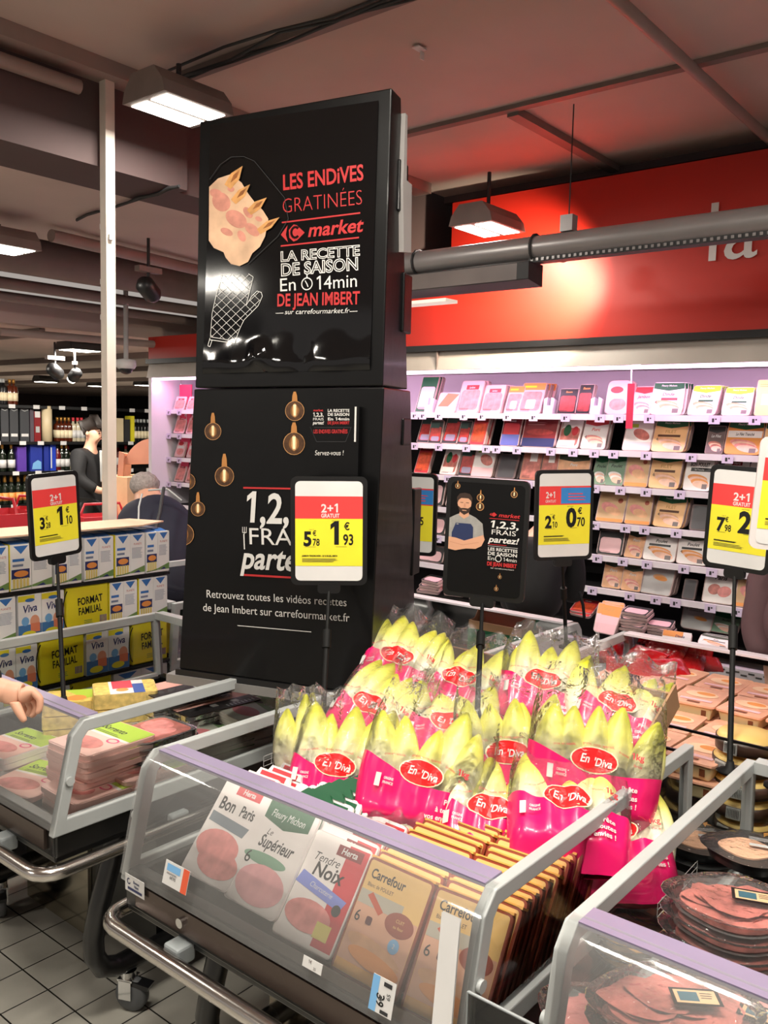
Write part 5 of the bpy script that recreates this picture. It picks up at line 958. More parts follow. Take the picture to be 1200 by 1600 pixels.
# packs lying at the dark left back of the middle chest
# ------------------------------------------------------------------ round ham trays in the right chest
def tray(px, py, ztop, a, b, n, th, label, fill, rz=0, dark=False, tag_=True):
    c = at(px, py, Z=ztop)
    first = None
    for k in range(n):
        M_ = TM((c.x + random.uniform(-.006, .006), c.y + random.uniform(-.006, .006), ztop - th * (k + 1)), R(rz + random.uniform(-8, 8)))
        if first is None:
            t = first = thing('ham_tray', label + (', topmost of its pile' if n > 1 else ''), 'tray of meat', M=M_, group='round trays in the right chest')
            E_ = lambda s_: [(a * s_ * math.cos(q) * (1 + .05 * math.cos(4 * q)), b * s_ * math.sin(q) * (1 + .05 * math.cos(4 * q))) for q in [i * math.pi / 16 for i in range(32)]]
            m = MB(); mt = BLKP if dark else TRAYC
            for s0, s1, z0, z1 in ((.80, .86, 0, th * .4), (.86, .90, th * .4, th * .75), (.90, 1.0, th * .75, th * .8)):
                P0, P1 = E_(s0), E_(s1); m.add([(*q, z0) for q in P0] + [(*q, z1) for q in P1], [(i, (i + 1) % 32, 32 + (i + 1) % 32, 32 + i) for i in range(32)], mt, None, True)
            m.add([(*q, 0) for q in E_(.80)], [tuple(range(32))], mt); m.obj('tray_shell', t)
            m = MB()
            if dark: m.prism([(q[0] * .55 - a * .1, q[1] * .55 - b * .1) for q in E_(1)], th * .78, th * .88, fill, smooth=True); m.add([(*q, th * .76) for q in E_(.95)], [tuple(range(32))], BLKP)
            else:
                for i in range(7):
                    x0, y0 = random.uniform(-.35, .35) * a, random.uniform(-.35, .35) * b; aa = random.uniform(0, 3.1)
                    P_ = [(x0 + a * .48 * math.cos(q) * (1 + .18 * math.sin(3 * q + i)), y0 + b * .45 * math.sin(q) * (1 + .18 * math.sin(2 * q + i))) for q in [j * math.pi / 9 for j in range(18)]]
                    m.add([(*q, th * (.45 + .05 * i) + .003 * math.sin(j * 1.7 + i)) for j, q in enumerate(P_)], [tuple(range(18))], fill, None, True)
                m.prism([q for q in E_(.74)], th * .1, th * .45, fill)
            m.obj('meat', t)
            m = MB(); dm = [(s_, z_) for s_, z_ in ((.99, .80), (.86, .93), (.70, .99), (.4, 1.02), (.05, 1.03))]; vv = []; ff = []
            for s_, z_ in dm: vv += [(*q, z_ * th) for q in E_(s_)]
            for i in range(len(dm) - 1):
                for j in range(32): ff.append((i * 32 + j, i * 32 + (j + 1) % 32, (i + 1) * 32 + (j + 1) % 32, (i + 1) * 32 + j))
            m.add(vv, ff, FILM, None, True); m.obj('clear_lid', t)
            if tag_:
                m = MB(); p = Print(m, Matrix.Translation((a * .25, b * .05, th * 1.04)) @ Matrix.Rotation(R(-90), 4, 'X'), off=.001, step=.0001)
                if dark: p.rect(-.03, -.012, .03, .0, LGREY); p.micro(-.03, .03, .06, .006, 3, LGREY); p.poly([(.0, .04), (.006, .052), (.02, .05), (.01, .058), (.014, .07), (0, .062)], GOLD)
                else: p.rect(-.04, -.022, .04, .022, BLK); p.rect(-.034, -.017, .034, .017, KRAFT); p.rect(-.028, -.012, .004, .012, mat('tag_teal', (56, 96, 110), .5)); p.micro(.008, .008, .022, .006, 3, CHAR)
                m.obj('label', t)
        else:
            t = copy_tree(first); t.matrix_world = M_; t['label'] = label + f', {ORD[k]} down its pile'
tray(1150, 1400, .86, .13, .10, 5, .036, 'oval cured ham tray in the tall right-edge pile', HAMD, 20)
tray(1060, 1560, .80, .14, .11, 4, .036, 'oval cured ham tray behind the guard sheet', HAMD, 30)
tray(1160, 1575, .78, .12, .10, 3, .036, 'oval pale ham tray in the bottom right corner', HAM, 10)
tray(950, 1590, .74, .12, .10, 2, .036, 'oval pale ham tray by the left glass end', HAM, -10)
tray(1172, 1318, .86, .10, .085, 1, .035, 'black oval tray with a pale pink slice and gold star, at the right edge', mat('foie_pink', (236, 184, 150), .4), 20, True)
tray(1095, 1305, .76, .10, .085, 2, .035, 'black oval tray seen through the glass end', mat('foie_pink', (236, 184, 150), .4), 30, True)
tray(1035, 1385, .74, .095, .085, 3, .036, 'small round ham tray behind the sloping frame', HAM, 0, False, False)
tray(985, 1440, .70, .10, .09, 2, .036, 'round tray of yellowish slices behind the sloping frame', mat('yellow_ham', (196, 150, 92), .45, var=.3, scale=30), 0, False, False)
# ------------------------------------------------------------------ orange-lidded boxes in the rear right chest
BXS = mat('cream_box', (232, 212, 164), .4, var=.05); LIDO = mat('lid_orange', (236, 176, 148), .25, var=.12, scale=25); BOXT = mat('box_mark', (120, 66, 40), .5)
bx0 = None
def lid_box(x, y, z, rz, label):
    global bx0
    if bx0 is None:
        t = thing('lidded_box', label, 'food box', (x, y, z), rz, 'orange-lidded boxes in the rear chest')
        m = MB(); m.add([(-.055, -.085, 0), (.055, -.085, 0), (.055, .085, 0), (-.055, .085, 0), (-.065, -.095, .045), (.065, -.095, .045), (.065, .095, .045), (-.065, .095, .045)], [(0, 3, 2, 1), (0, 1, 5, 4), (1, 2, 6, 5), (2, 3, 7, 6), (3, 0, 4, 7), (4, 5, 6, 7)], BXS); m.obj('box', t, bevel=.006)
        m = MB(); m.prism(rrect(.142, .202, .012, 3), .045, .051, LIDO); p = Print(m, Matrix.Translation((0, 0, .051)) @ Matrix.Rotation(R(-90), 4, 'X'), off=.0012, step=.0001)
        p.ell(0, .02, .052, .036, mat('lid_pale', (246, 206, 170), .4, var=.1)); p.ell(.01, .03, .030, .018, ORNG); p.rect(-.05, -.06, .05, -.04, PKPACK); p.rect(-.02, -.085, .02, -.07, BOXT); m.obj('lid', t)
        m = MB(); m.b2((.03, -.0935, .014), (.045, -.0915, .034), BOXT); m.obj('side_mark', t); bx0 = t
    else:
        t = copy_tree(bx0); t.location = (x, y, z); t.rotation_euler = (0, 0, rz); t['label'] = label
rows = ['nearest', 'second', 'third', 'far']
for j in range(4):
    for i in range(6 if j else 4):
        top = 4 if (i, j) != (0, 0) else 4
        for k in range(top):
            if k < top - 2 and not (i <= 1 and j == 0): continue
            zz = .64 + .052 * k + (.03 if j > 1 else 0); lb = f"orange-lidded box, {ORD[i]} along the {rows[j]} row, {['lowest', 'second up', 'third up', 'top'][k]} in its stack"
            lid_box(-1.26 + i * .152 + random.uniform(-.006, .006), 2.42 + .206 * j + random.uniform(-.006, .006), zz, R(random.uniform(-4, 4)), lb)
m = MB(); m.b2((-1.35, 2.33, .626), (-.45, 3.18, .642), BLKP); tag(m.obj('plastic_riser'), 'black plastic riser under the orange-lidded boxes', 'riser')
lid_box(-.66, 2.82, .885, R(20), 'single orange-lidded box standing on the others by the sign pole')
# red foil packs at the far left of that chest
RF = mat('red_foil', (176, 22, 28), .22, coat=.4, bump=.4, bscale=30, var=.25, scale=14)
for k, (px, py) in enumerate(((1005, 1030), (1035, 1022), (1065, 1035), (985, 1048), (1090, 1030), (1045, 1050))):
    c = at(px, py, Z=.86 + .02 * (k % 2)); m = MB(); vv = []; ff = []
    for side in (1, -1):
        b0 = len(vv)
        for i in range(13):
            for j in range(13):
                u, v = i / 6 - 1, j / 6 - 1; e = max(0, (1 - u ** 4)) ** .5 * max(0, (1 - v ** 4)) ** .5
                vv.append((u * .085, v * .06, side * .022 * e + .006 * noise.noise(Vector((u * 2.5 + k, v * 2.5, side)))))
        for i in range(12):
            for j in range(12): q = b0 + i * 13 + j; ff.append((q, q + 13, q + 14, q + 1) if side > 0 else (q + 1, q + 14, q + 13, q))
    m.add(vv, ff, RF, None, True); o = m.obj('foil_pack'); o.matrix_world = TM(c, R(-20 + 15 * k), R(35)); tag(o, f"shiny red foil pack behind the endive bags, {ORD[k]} of the red cluster", 'packet', 'red foil packs')
# cheese rounds
CH_Y = mat('cheese_rind', (238, 200, 120), .4, var=.1); CH_D = mat('cheese_band', (74, 50, 40), .4)
for s_, (x, y, n) in enumerate(((-.685, 2.42, 5), (-.515, 2.43, 4))):
    for k in range(n):
        t = thing('cheese_round', f"yellow cheese round with dark band, {['lowest', 'second up', 'third up', 'fourth up', 'top'][k]} of the {['left', 'right'][s_]} pile", 'cheese', (x + random.uniform(-.01, .01), y, .644 + .058 * k), R(random.uniform(-30, 10)), 'cheese rounds in the rear chest')
        MB().lathe([(.06, .0), (.075, .008), (.078, .02), (.078, .04), (.07, .052), (.03, .056)], CH_Y, 26).obj('cheese', t)
        MB().lathe([(.0792, .008), (.0796, .024), (.0792, .042)], CH_D, 26).obj('band', t)
        m = MB(); m.b2((-.02, -.0825, .010), (.016, -.078, .040), WHITE); [m.b2((-.017 + i * .004, -.0832, .014), (-.0155 + i * .004, -.0822, .036), BLK) for i in range(8)]; m.obj('barcode_ticket', t)
# cardboard carton with green side in the rear chest
c = at(772, 1002, Z=.80); t = thing('cardboard_carton', 'open brown carton with dark green side reading Demi-sel, behind the endive bags', 'carton', (c.x, c.y + .1, .64), R(0))
m = MB()
for lo, hi in (((-.14, -.1, 0), (.14, -.095, .235)), ((-.14, .095, 0), (.14, .1, .235)), ((-.14, -.1, 0), (-.135, .1, .235)), ((.135, -.1, 0), (.14, .1, .235)), ((-.14, -.1, 0), (.14, .1, .006))): m.b2(lo, hi, CARD)
m.obj('box', t)
m = MB(); p = Print(m, Matrix.Translation((0, -.1, 0)), off=.0015, step=.0001); p.rect(-.139, .002, .139, .20, DGREEN); p.text('DEMI-SEL', .06, .15, .022, WHITE); m.obj('printed_side', t)
m = MB(); m.b2((.1405, -.099, .002), (.142, .099, .2), DGREEN); p = Print(m, Matrix.Translation((.142, 0, 0)) @ Matrix.Rotation(R(90), 4, 'Z'), off=.001, step=.0001); p.text('DEMI-SEL', 0, .15, .022, WHITE); m.obj('printed_end', t)
# ------------------------------------------------------------------ milk cartons on a rack behind the left chest
MW = mat('milk_white', (240, 240, 240), .4, var=.03); MBL = mat('milk_blue', (60, 116, 190), .4); MY = mat('milk_yellow', (236, 222, 40), .35, coat=.3); MNV = mat('milk_navy', (36, 46, 104), .45); MGR = mat('milk_green', (112, 146, 84), .45)
def f_viva(p, w, h):
    p.rect(-w * .49, h * .01, w * .49, h * .99, MW); p.rect(-w * .49, h * .86, w * .2, h * .99, YEL); p.text('Viva', 0, h * .62, h * .17, MNV, 'bold', shear=.2, xs=.85, rot=.08); p.ell(0, h * .88, w * .2, h * .04, MBL)
    p.rect(-w * .49, h * .01, w * .49, h * .34, mat('viva_blue', (70, 120, 176), .45)); p.ell(-w * .2, h * .42, w * .16, h * .1, LBLUE); p.ell(w * .2, h * .40, w * .2, h * .14, mat('viva_skin', (226, 160, 130), .45)); p.rect(w * .02, h * .16, w * .42, h * .36, mat('viva_orange', (224, 130, 96), .45)); p.ell(-w * .05, h * .12, w * .3, h * .08, YEL)
def f_blue(p, w, h):
    p.rect(-w * .49, h * .01, w * .49, h * .99, MW); p.poly([(-w * .35, h * .98), (0, h * .80), (w * .35, h * .98)], MBL); p.rect(-w * .4, h * .64, w * .15, h * .70, MBL); p.rect(-w * .4, h * .53, w * .1, h * .58, mat('print_grey', (120, 132, 160), .5)); p.rect(-w * .45, h * .26, w * .4, h * .47, MNV); p.ell(0, h * .37, w * .34, h * .07, ORNG)
    for k in range(5): p.rect(-w * (.40 - .16 * k), h * .05, -w * (.40 - .16 * k) + w * .12, h * .27, mat('spaghetti', (228, 208, 120), .45))
    p.poly([(-w * .49, 0.01), (w * .49, .01), (w * .49, h * .10), (-w * .49, h * .03)], MGR)
def f_back(p, w, h):
    p.rect(-w * .49, h * .01, w * .49, h * .99, MW); p.poly([(-w * .35, h * .98), (0, h * .82), (w * .35, h * .98)], MBL); p.text('PLANETE', 0, h * .74, h * .05, mat('print_red', (196, 90, 80), .5), xs=.8); p.micro(-w * .4, h * .66, w * .8, h * .03, 9, mat('print_grey', (120, 132, 160), .5)); p.poly([(-w * .49, .01), (w * .49, .01), (w * .49, h * .22), (-w * .49, h * .10)], MGR); p.poly([(-w * .3, .01), (w * .2, .01), (w * .05, h * .12)], MNV)
XC = -3.05; RZ = [(1.095, 1.28), (.905, 1.09), (.715, .90), (.525, .71)]; RYP = [860, 928, 1000, 1060]
ROWS = [[(228, 265, 'b'), (180, 227, 'yb'), (131, 178, 'b'), (84, 128, 'b'), (15, 82, 'yb'), (-34, 14, 'b')], [(217, 262, 'yb'), (171, 215, 'yb'), (103, 170, 'f'), (27, 101, 'v'), (-40, 25, 'b')], [(206, 262, 'f'), (134, 203, 'v'), (61, 132, 'f'), (-12, 59, 'v')], [(177, 262, 'b'), (112, 175, 'f'), (40, 110, 'v'), (-30, 38, 'v')]]
KN = {'b': 'pack of blue-peaked milk cartons', 'yb': 'yellow-wrapped pack of blue-peaked cartons', 'f': 'yellow milk pack end reading Format Familial', 'v': 'pack showing two Viva milk cartons'}
for r_, (row, (z0, z1)) in enumerate(zip(ROWS, RZ)):
    for n, (xa, xb, kd) in enumerate(row):
        ya, yb = at(xa, RYP[r_], X=XC).y, at(xb, RYP[r_], X=XC).y; w = yb - ya - .004; h = z1 - z0 - .008
        t = thing('milk_multipack', f"{KN[kd]}, {ORD[n]} from the tower end of the {['top', 'second', 'third', 'bottom'][r_]} row", 'milk pack', (XC, (ya + yb) / 2, z0), R(90), 'milk packs on the rack')
        if kd == 'f':
            m = MB(); m.b2((-w / 2, .0, 0), (w / 2, .20, h), MY); m.obj('wrap', t, bevel=.006)
            m = MB(); p = Print(m, None, off=.0015, step=.0001); p.text('FORMAT', .01, h * .58, h * .17, BLK, 'bold', xs=.68, rot=.06); p.text('FAMILIAL', .01, h * .36, h * .17, BLK, 'bold', xs=.62, rot=.06); p.line([(-w * .42 + .03 * math.cos(a), h * .5 + h * .46 * math.sin(a)) for a in [2.0 + k * .2 for k in range(12)]], .005, BLK); p.micro(-w * .1, h * .2, w * .25, h * .04, 3, MGR)
            for k in range(5): p.rect(w * (.28 + .035 * k), h * .12, w * (.30 + .035 * k), h * .28, PURP)
            m.obj('wrap_print', t)
        else:
            for q in (0, 1):
                m = MB(); x0 = -w / 2 + q * w / 2; x1 = x0 + w / 2 - .002; m.b2((x0, .0, 0), (x1, .20, h * .97), MW)
                if kd != 'v': m.prism([(.01, h * .97), (.05, h * 1.02), (.15, h * 1.02), (.19, h * .97)], x0 + .005, x1 - .005, MBL, axis='x')
                cb = m.obj('carton', t); m = MB(); p = Print(m, Matrix.Translation(((x0 + x1) / 2, 0, 0)), off=.0012, step=.0001); (f_viva if kd == 'v' else (f_blue if q == 0 else f_back))(p, w / 2, h * .96); m.obj('carton_print', cb)
            if kd == 'yb': m = MB(); m.b2((-w / 2 - .003, .002, 0), (-w / 2, .2, h * .98), MY); m.obj('wrap', t)
rk = thing('milk_rack', 'dark rack behind the milk cartons with a pale cardboard sheet on top', 'rack', (XC - .12, 1.75, 0))
for z0, z1 in RZ: m = MB(); m.b2((-.12, -.65, z0 - .014), (.125, .545, z0 - .003), BLK); m.obj('shelf', rk)
m = MB(); m.b2((-.12, -.65, 0), (.11, .54, .51), CHAR); m.obj('pallet_base', rk)
m = MB(); m.prism([(-.12, -.65), (.13, -.65), (.135, .40), (.06, .56), (-.10, .50)], 1.297, 1.303, mat('pale_card', (222, 190, 162), .7)); m.obj('card_sheet', rk)
# ------------------------------------------------------------------ people
JK = mat('black_jacket', (18, 18, 21), .75, var=.2, scale=20); HAIRB = mat('dark_hair', (32, 24, 20), .6, var=.2, scale=60); NAVYC = mat('navy_coat', (24, 26, 44), .8, var=.15); HAIRG = mat('grey_hair', (156, 146, 142), .8, var=.25, scale=50, bump=.5, bscale=90); SHIRT = mat('pale_shirt', (180, 182, 180), .7)
def stand_joints(o=(0, 0), lean=0):
    J = [(0, 0, .95, .135), (0, 0, 1.13, .125), (0, 0, 1.30, .14), (0, -.01, 1.43, .06), (0, -.03, 1.50, .055), (0, -.05, 1.585, .088), (0, -.035, 1.655, .07),
         (.17, 0, 1.37, .065), (.22, -.02, 1.14, .048), (.17, -.20, 1.02, .038), (.12, -.30, 1.03, .03), (-.17, 0, 1.37, .065), (-.22, -.02, 1.14, .048), (-.17, -.20, 1.02, .038), (-.12, -.30, 1.03, .03),
         (.09, 0, .86, .09), (.1, -.01, .48, .06), (.1, .02, .08, .045), (.1, -.13, .03, .03), (-.09, 0, .86, .09), (-.1, -.01, .48, .06), (-.1, .02, .08, .045), (-.1, -.13, .03, .03), (0, -.135, 1.575, .018), (.0, -.11, 1.525, .03)]
    E_ = [(0, 1), (1, 2), (2, 3), (3, 4), (4, 5), (5, 6), (2, 7), (7, 8), (8, 9), (9, 10), (2, 11), (11, 12), (12, 13), (13, 14), (0, 15), (15, 16), (16, 17), (17, 18), (0, 19), (19, 20), (20, 21), (21, 22), (5, 23), (5, 24)]
    return J, E_
hd = at(139, 684, D=8.9); t = thing('person', 'person with short dark hair and black jacket looking down beside the bottle shelves', 'person', (hd.x, hd.y, 0), R(118))
J, E_ = stand_joints(); skin('body', [(a, b, c_, r_ * (.72 if i in (0, 1, 2, 15, 16, 17, 19, 20, 21) else 1)) for i, (a, b, c_, r_) in enumerate(J)], E_, SKIN, t)
sel = [0, 1, 2, 7, 8, 9, 11, 12, 13]; mp = {a: i for i, a in enumerate(sel)}
skin('jacket', [(J[a][0] * 1.04, J[a][1] + .01, J[a][2] - (.22 if a == 0 else 0), J[a][3] * (1.2 if a < 3 else 1.45)) for a in sel], [(mp[a], mp[b]) for a, b in E_ if a in mp and b in mp], JK, t)
sel = [0, 15, 16, 17, 19, 20, 21]; mp = {a: i for i, a in enumerate(sel)}; skin('trousers', [(*J[a][:3], J[a][3] * 1.18) for a in sel], [(mp[a], mp[b]) for a, b in E_ if a in mp and b in mp], CHAR, t)
m = MB(); m.prism([(-.045, 1.42), (.045, 1.42), (.03, 1.1), (-.03, 1.1)], -.195, -.14, SHIRT, axis='y'); m.obj('shirt', t, bevel=.01)
skin('hair', [(0, -.03, 1.672, .078), (0, .025, 1.65, .078), (0, .045, 1.59, .06), (0, -.06, 1.69, .022)], [(0, 1), (1, 2), (0, 3)], HAIRB, t)
m = MB()
for s_ in (-1, 1): m.lathe([(.003, -.008), (.009, 0), (.003, .008)], BLK, 8, TM((s_ * .033, -.132, 1.592))); m.box((s_ * .034, -.134, 1.612), (.035, .012, .008), HAIRB); m.lathe([(.008, -.025), (.02, 0), (.008, .025)], SKIN, 8, TM((s_ * .09, -.035, 1.585)))
m.box((0, -.142, 1.535), (.04, .008, .008), mat('lips', (176, 100, 90), .5)); m.obj('face_features', t)
def blob(name, c, rad, mt, par, amp=.01):
    m = MB(); vv = []; ff = []; n, q = 20, 12
    for i in range(q + 1):
        for k in range(n):
            a, b = 2 * math.pi * k / n, math.pi * i / q; d = Vector((math.cos(a) * math.sin(b), math.sin(a) * math.sin(b), math.cos(b))); e = 1 + amp / rad[0] * noise.noise(d * 4)
            vv.append((c[0] + d.x * rad[0] * e, c[1] + d.y * rad[1] * e, c[2] + d.z * rad[2] * e))
    for i in range(q):
        for k in range(n): ff.append((i * n + k, (i + 1) * n + k, (i + 1) * n + (k + 1) % n, i * n + (k + 1) % n))
    m.add(vv, ff, mt, None, True); return m.obj(name, par)
def W_(px, py, D, r): v_ = at(px, py, D=D); return (v_.x, v_.y, v_.z, r)
t = thing('person', 'person with grey hair in dark navy coat bending down, seen from behind', 'person', (0, 0, 0))
J = [W_(256, 905, 5.5, .20), W_(246, 855, 5.6, .215), W_(240, 812, 5.72, .20), W_(232, 782, 5.85, .10), W_(228, 764, 5.95, .095), W_(222, 752, 6.0, .085), W_(205, 812, 5.75, .085), W_(200, 872, 5.95, .065), W_(198, 905, 6.2, .045), W_(275, 806, 5.75, .085), W_(286, 868, 5.8, .065), W_(262, 915, 6.2, .04), W_(245, 960, 5.55, .11), W_(244, 1020, 5.6, .08), W_(244, 1082, 5.6, .06), W_(270, 960, 5.55, .11), W_(268, 1020, 5.6, .08), W_(268, 1082, 5.6, .06)]
E_ = [(0, 1), (1, 2), (2, 3), (3, 4), (4, 5), (2, 6), (6, 7), (7, 8), (2, 9), (9, 10), (10, 11), (0, 12), (12, 13), (13, 14), (0, 15), (15, 16), (16, 17)]
HS = (3, 4, 5, 8, 11); skin('body', [(a, b, c_, r_ * (.95 if i in HS else (.3 if i > 11 else .62))) for i, (a, b, c_, r_) in enumerate(J)], E_, SKIN, t)
sel = [0, 12, 13, 14, 15, 16, 17]; mp = {a: i for i, a in enumerate(sel)}; skin('trousers', [(*J[a][:3], J[a][3] * 1.08) for a in sel], [(mp[a], mp[b]) for a, b in E_ if a in mp and b in mp], CHAR, t)
sel = [0, 1, 2, 3, 6, 7, 8, 9, 10, 11]; mp = {a: i for i, a in enumerate(sel)}; skin('coat', [(*J[a][:3], J[a][3] * 1.12) if a else W_(262, 965, 5.5, .22) for a in sel], [(mp[a], mp[b]) for a, b in E_ if a in mp and b in mp], NAVYC, t)
blob('hair', at(226, 757, D=5.9), (.10, .10, .085), HAIRG, t, .012)
MB().tube([at(222, 772, D=5.5), at(217, 792, D=5.42), at(216, 830, D=5.36), at(219, 870, D=5.3)], .006, LGREY, 6).obj('coat_piping', t)
MB().tube([at(232, 766, D=5.6), at(262, 764, D=5.55), at(284, 782, D=5.55)], .006, LGREY, 6).obj('coat_piping', t)
MB().tube([at(256, 762, D=5.52), at(250, 800, D=5.40), at(240, 840, D=5.3), at(233, 880, D=5.25)], .011, CHAR, 6).obj('bag_strap', t)
t = thing('person', 'person in black coat leaning to the wall fridge, head hidden by a sign', 'person', (0, 0, 0))
J = [W_(826, 975, 4.25, .165), W_(830, 905, 4.28, .16), W_(846, 850, 4.32, .16), W_(872, 812, 4.4, .07), W_(880, 800, 4.48, .09), W_(812, 856, 4.25, .07), W_(798, 915, 4.2, .055), W_(810, 960, 4.2, .04), W_(888, 848, 4.35, .07), W_(897, 905, 4.4, .062), W_(892, 940, 4.45, .05), W_(815, 1040, 4.25, .10), W_(812, 1110, 4.2, .075), W_(840, 1040, 4.25, .10), W_(842, 1110, 4.2, .075), W_(818, 1235, 4.2, .05), W_(845, 1235, 4.2, .05)]
E_ = [(0, 1), (1, 2), (2, 3), (3, 4), (2, 5), (5, 6), (6, 7), (2, 8), (8, 9), (9, 10), (0, 11), (11, 12), (0, 13), (13, 14), (12, 15), (14, 16)]
HS = (3, 4, 7, 10); skin('body', [(a, b, c_, r_ * (.95 if i in HS else .62)) for i, (a, b, c_, r_) in enumerate(J)], E_, SKIN, t)
sel = [0, 1, 2, 5, 6, 7, 8, 9, 10]; mp = {a: i for i, a in enumerate(sel)}; skin('coat', [(*J[a][:3], J[a][3] * 1.08) for a in sel], [(mp[a], mp[b]) for a, b in E_ if a in mp and b in mp], JK, t)
blob('hair', at(881, 797, D=4.48), (.10, .10, .11), HAIRB, t)
sel = [0, 11, 12, 13, 14, 15, 16]; mp = {a: i for i, a in enumerate(sel)}; skin('trousers', [(*J[a][:3], J[a][3] * 1.05) for a in sel], [(mp[a], mp[b]) for a, b in E_ if a in mp and b in mp], CHAR, t)
MB().tube([at(905, 925, D=4.3), at(911, 945, D=4.3), at(913, 965, D=4.32)], .008, JK, 6).obj('bag_strap', t)
t = thing('person', 'person in brown-mauve coat cut by the right picture edge', 'person', (0, 0, 0)); BRC = mat('mauve_coat', (84, 58, 62), .8, var=.12)
J = [W_(1232, 1050, 3.540, 0.168), W_(1230, 970, 3.584, 0.168), W_(1236, 900, 3.628, 0.150), W_(1246, 840, 3.628, 0.053), W_(1250, 800, 3.628, 0.089), W_(1196, 905, 3.584, 0.066), W_(1178, 985, 3.540, 0.055), W_(1190, 1030, 3.451, 0.040), W_(1275, 905, 3.584, 0.066), W_(1285, 985, 3.540, 0.053), W_(1225, 1140, 3.628, 0.089), W_(1225, 1270, 3.628, 0.053), W_(1255, 1140, 3.628, 0.089), W_(1255, 1270, 3.628, 0.053)]
E_ = [(0, 1), (1, 2), (2, 3), (3, 4), (2, 5), (5, 6), (6, 7), (2, 8), (8, 9), (0, 10), (10, 11), (0, 12), (12, 13)]
HS = (3, 4, 7); skin('body', [(a, b, c_, r_ * (.95 if i in HS else .62)) for i, (a, b, c_, r_) in enumerate(J)], E_, SKIN, t)
sel = [0, 1, 2, 3, 5, 6, 7, 8, 9]; mp = {a: i for i, a in enumerate(sel)}; skin('coat', [(*J[a][:3], J[a][3] * 1.08) for a in sel], [(mp[a], mp[b]) for a, b in E_ if a in mp and b in mp], BRC, t)
blob('hair', at(1251, 795, D=3.64), (.10, .10, .12), HAIRB, t)
skin('scarf', [W_(1206, 892, 3.48, .045), W_(1225, 905, 3.45, .045)], [(0, 1)], mat('violet_sleeve', (64, 44, 92), .8), t)
# the hand reaching in from the left
t = thing('person', 'hand of a shopper with dark sleeve reaching over the left chest from the picture edge', 'person', (0, 0, 0)); HD = 2.05
def Wh(px, py, r, dd=0): v_ = at(px, py, D=HD + dd); return (v_.x, v_.y, v_.z, r)
J = [Wh(-10, 1076, .030), Wh(10, 1080, .026), Wh(28, 1083, .027), Wh(40, 1084, .022), Wh(-80, 1060, .038), Wh(-190, 1030, .045),
     Wh(52, 1081, .0105), Wh(63, 1092, .0095), Wh(62, 1108, .008), Wh(57, 1116, .007),
     Wh(50, 1088, .0105, .02), Wh(58, 1102, .0095, .02), Wh(53, 1116, .008, .02), Wh(46, 1120, .007, .02),
     Wh(44, 1094, .010, .04), Wh(49, 1108, .009, .04), Wh(43, 1120, .0078, .04),
     Wh(36, 1098, .0095, .055), Wh(40, 1110, .0082, .055), Wh(34, 1119, .007, .055),
     Wh(22, 1096, .013, -.015), Wh(30, 1112, .011, -.02), Wh(36, 1123, .0088, -.02), Wh(40, 1128, .007, -.018)]
E_ = [(0, 1), (1, 2), (2, 3), (0, 4), (4, 5), (3, 6), (6, 7), (7, 8), (8, 9), (3, 10), (10, 11), (11, 12), (12, 13), (3, 14), (14, 15), (15, 16), (2, 17), (17, 18), (18, 19), (2, 20), (20, 21), (21, 22), (22, 23)]
skin('hand', J, E_, SKIN, t); skin('sleeve', [Wh(2, 1066, .036), Wh(-70, 1054, .052), Wh(-190, 1030, .06)], [(0, 1), (1, 2)], JK, t)
# ------------------------------------------------------------------ bottle shelves far left
WX = -8.8; SZ = [.35, .82, 1.165, 1.48, 1.86]
g = thing('bottle_gondola', 'black shelving of bottles and gift boxes at the far left', 'shelving', (WX, 5.0, 0))
m = MB(); m.b2((-.42, -1.4, 0), (-.38, 1.6, 1.86), BLK); m.obj('back_panel', g)
for z in SZ:
    m = MB(); m.b2((-.38, -1.4, z - .03), (.03, 1.6, z), BLK); sh = m.obj('shelf', g)
    for y in [-.9 + k * .27 + random.uniform(-.06, .06) for k in range(9)]: m = MB(); m.b2((.031, y, z - .035), (.034, y + .07, z + .005), WHITE); m.obj('price_tag', sh)
bproto = {}
GREENB = mat('bottle_green', (22, 30, 20), .12, coat=.4); AMBB = mat('bottle_amber', (84, 34, 16), .12, coat=.4); CLRB = mat('bottle_pale', (196, 186, 160), .15, coat=.4); REDB = mat('bottle_red', (96, 20, 26), .15, coat=.3)
def bottle(kind, y, z, label, x=-.06):
    spec = {'champ': (GREENB, ORNG, GOLD, 'w'), 'wine': (GREENB, WHITE, GOLD, 'w'), 'amber': (AMBB, CREAM, GOLD, 's'), 'clear': (CLRB, WHITE, WREDS, 's'), 'red': (REDB, WHITE, BLK, 'w'), 'dark': (BLKP, CREAM, LGREY, 's')}[kind]
    if kind not in bproto:
        o = thing('bottle', label, 'bottle', (0, 0, 0), 0, 'bottles on the far shelves')
        if spec[3] == 'w': pr = [(.036, 0), (.040, .01), (.040, .17), (.030, .205), (.015, .24), (.0145, .30)]; cap = (.0155, .235, .305)
        else: pr = [(.04, 0), (.043, .01), (.043, .17), (.035, .19), (.014, .20), (.014, .25)]; cap = (.016, .225, .265)
        MB().lathe(pr, spec[0], 12).obj('glass', o); MB().lathe([(pr[2][0] + .001, .04), (pr[2][0] + .001, .125)], spec[1], 12).obj('paper_label', o); MB().lathe([(cap[0] + (.004 if kind == 'champ' else 0), cap[1]), (cap[0], cap[2])], spec[2], 10).obj('capsule', o); bproto[kind] = o
    else: o = copy_tree(bproto[kind])
    o.location = (WX + x, y, z); o['label'] = label
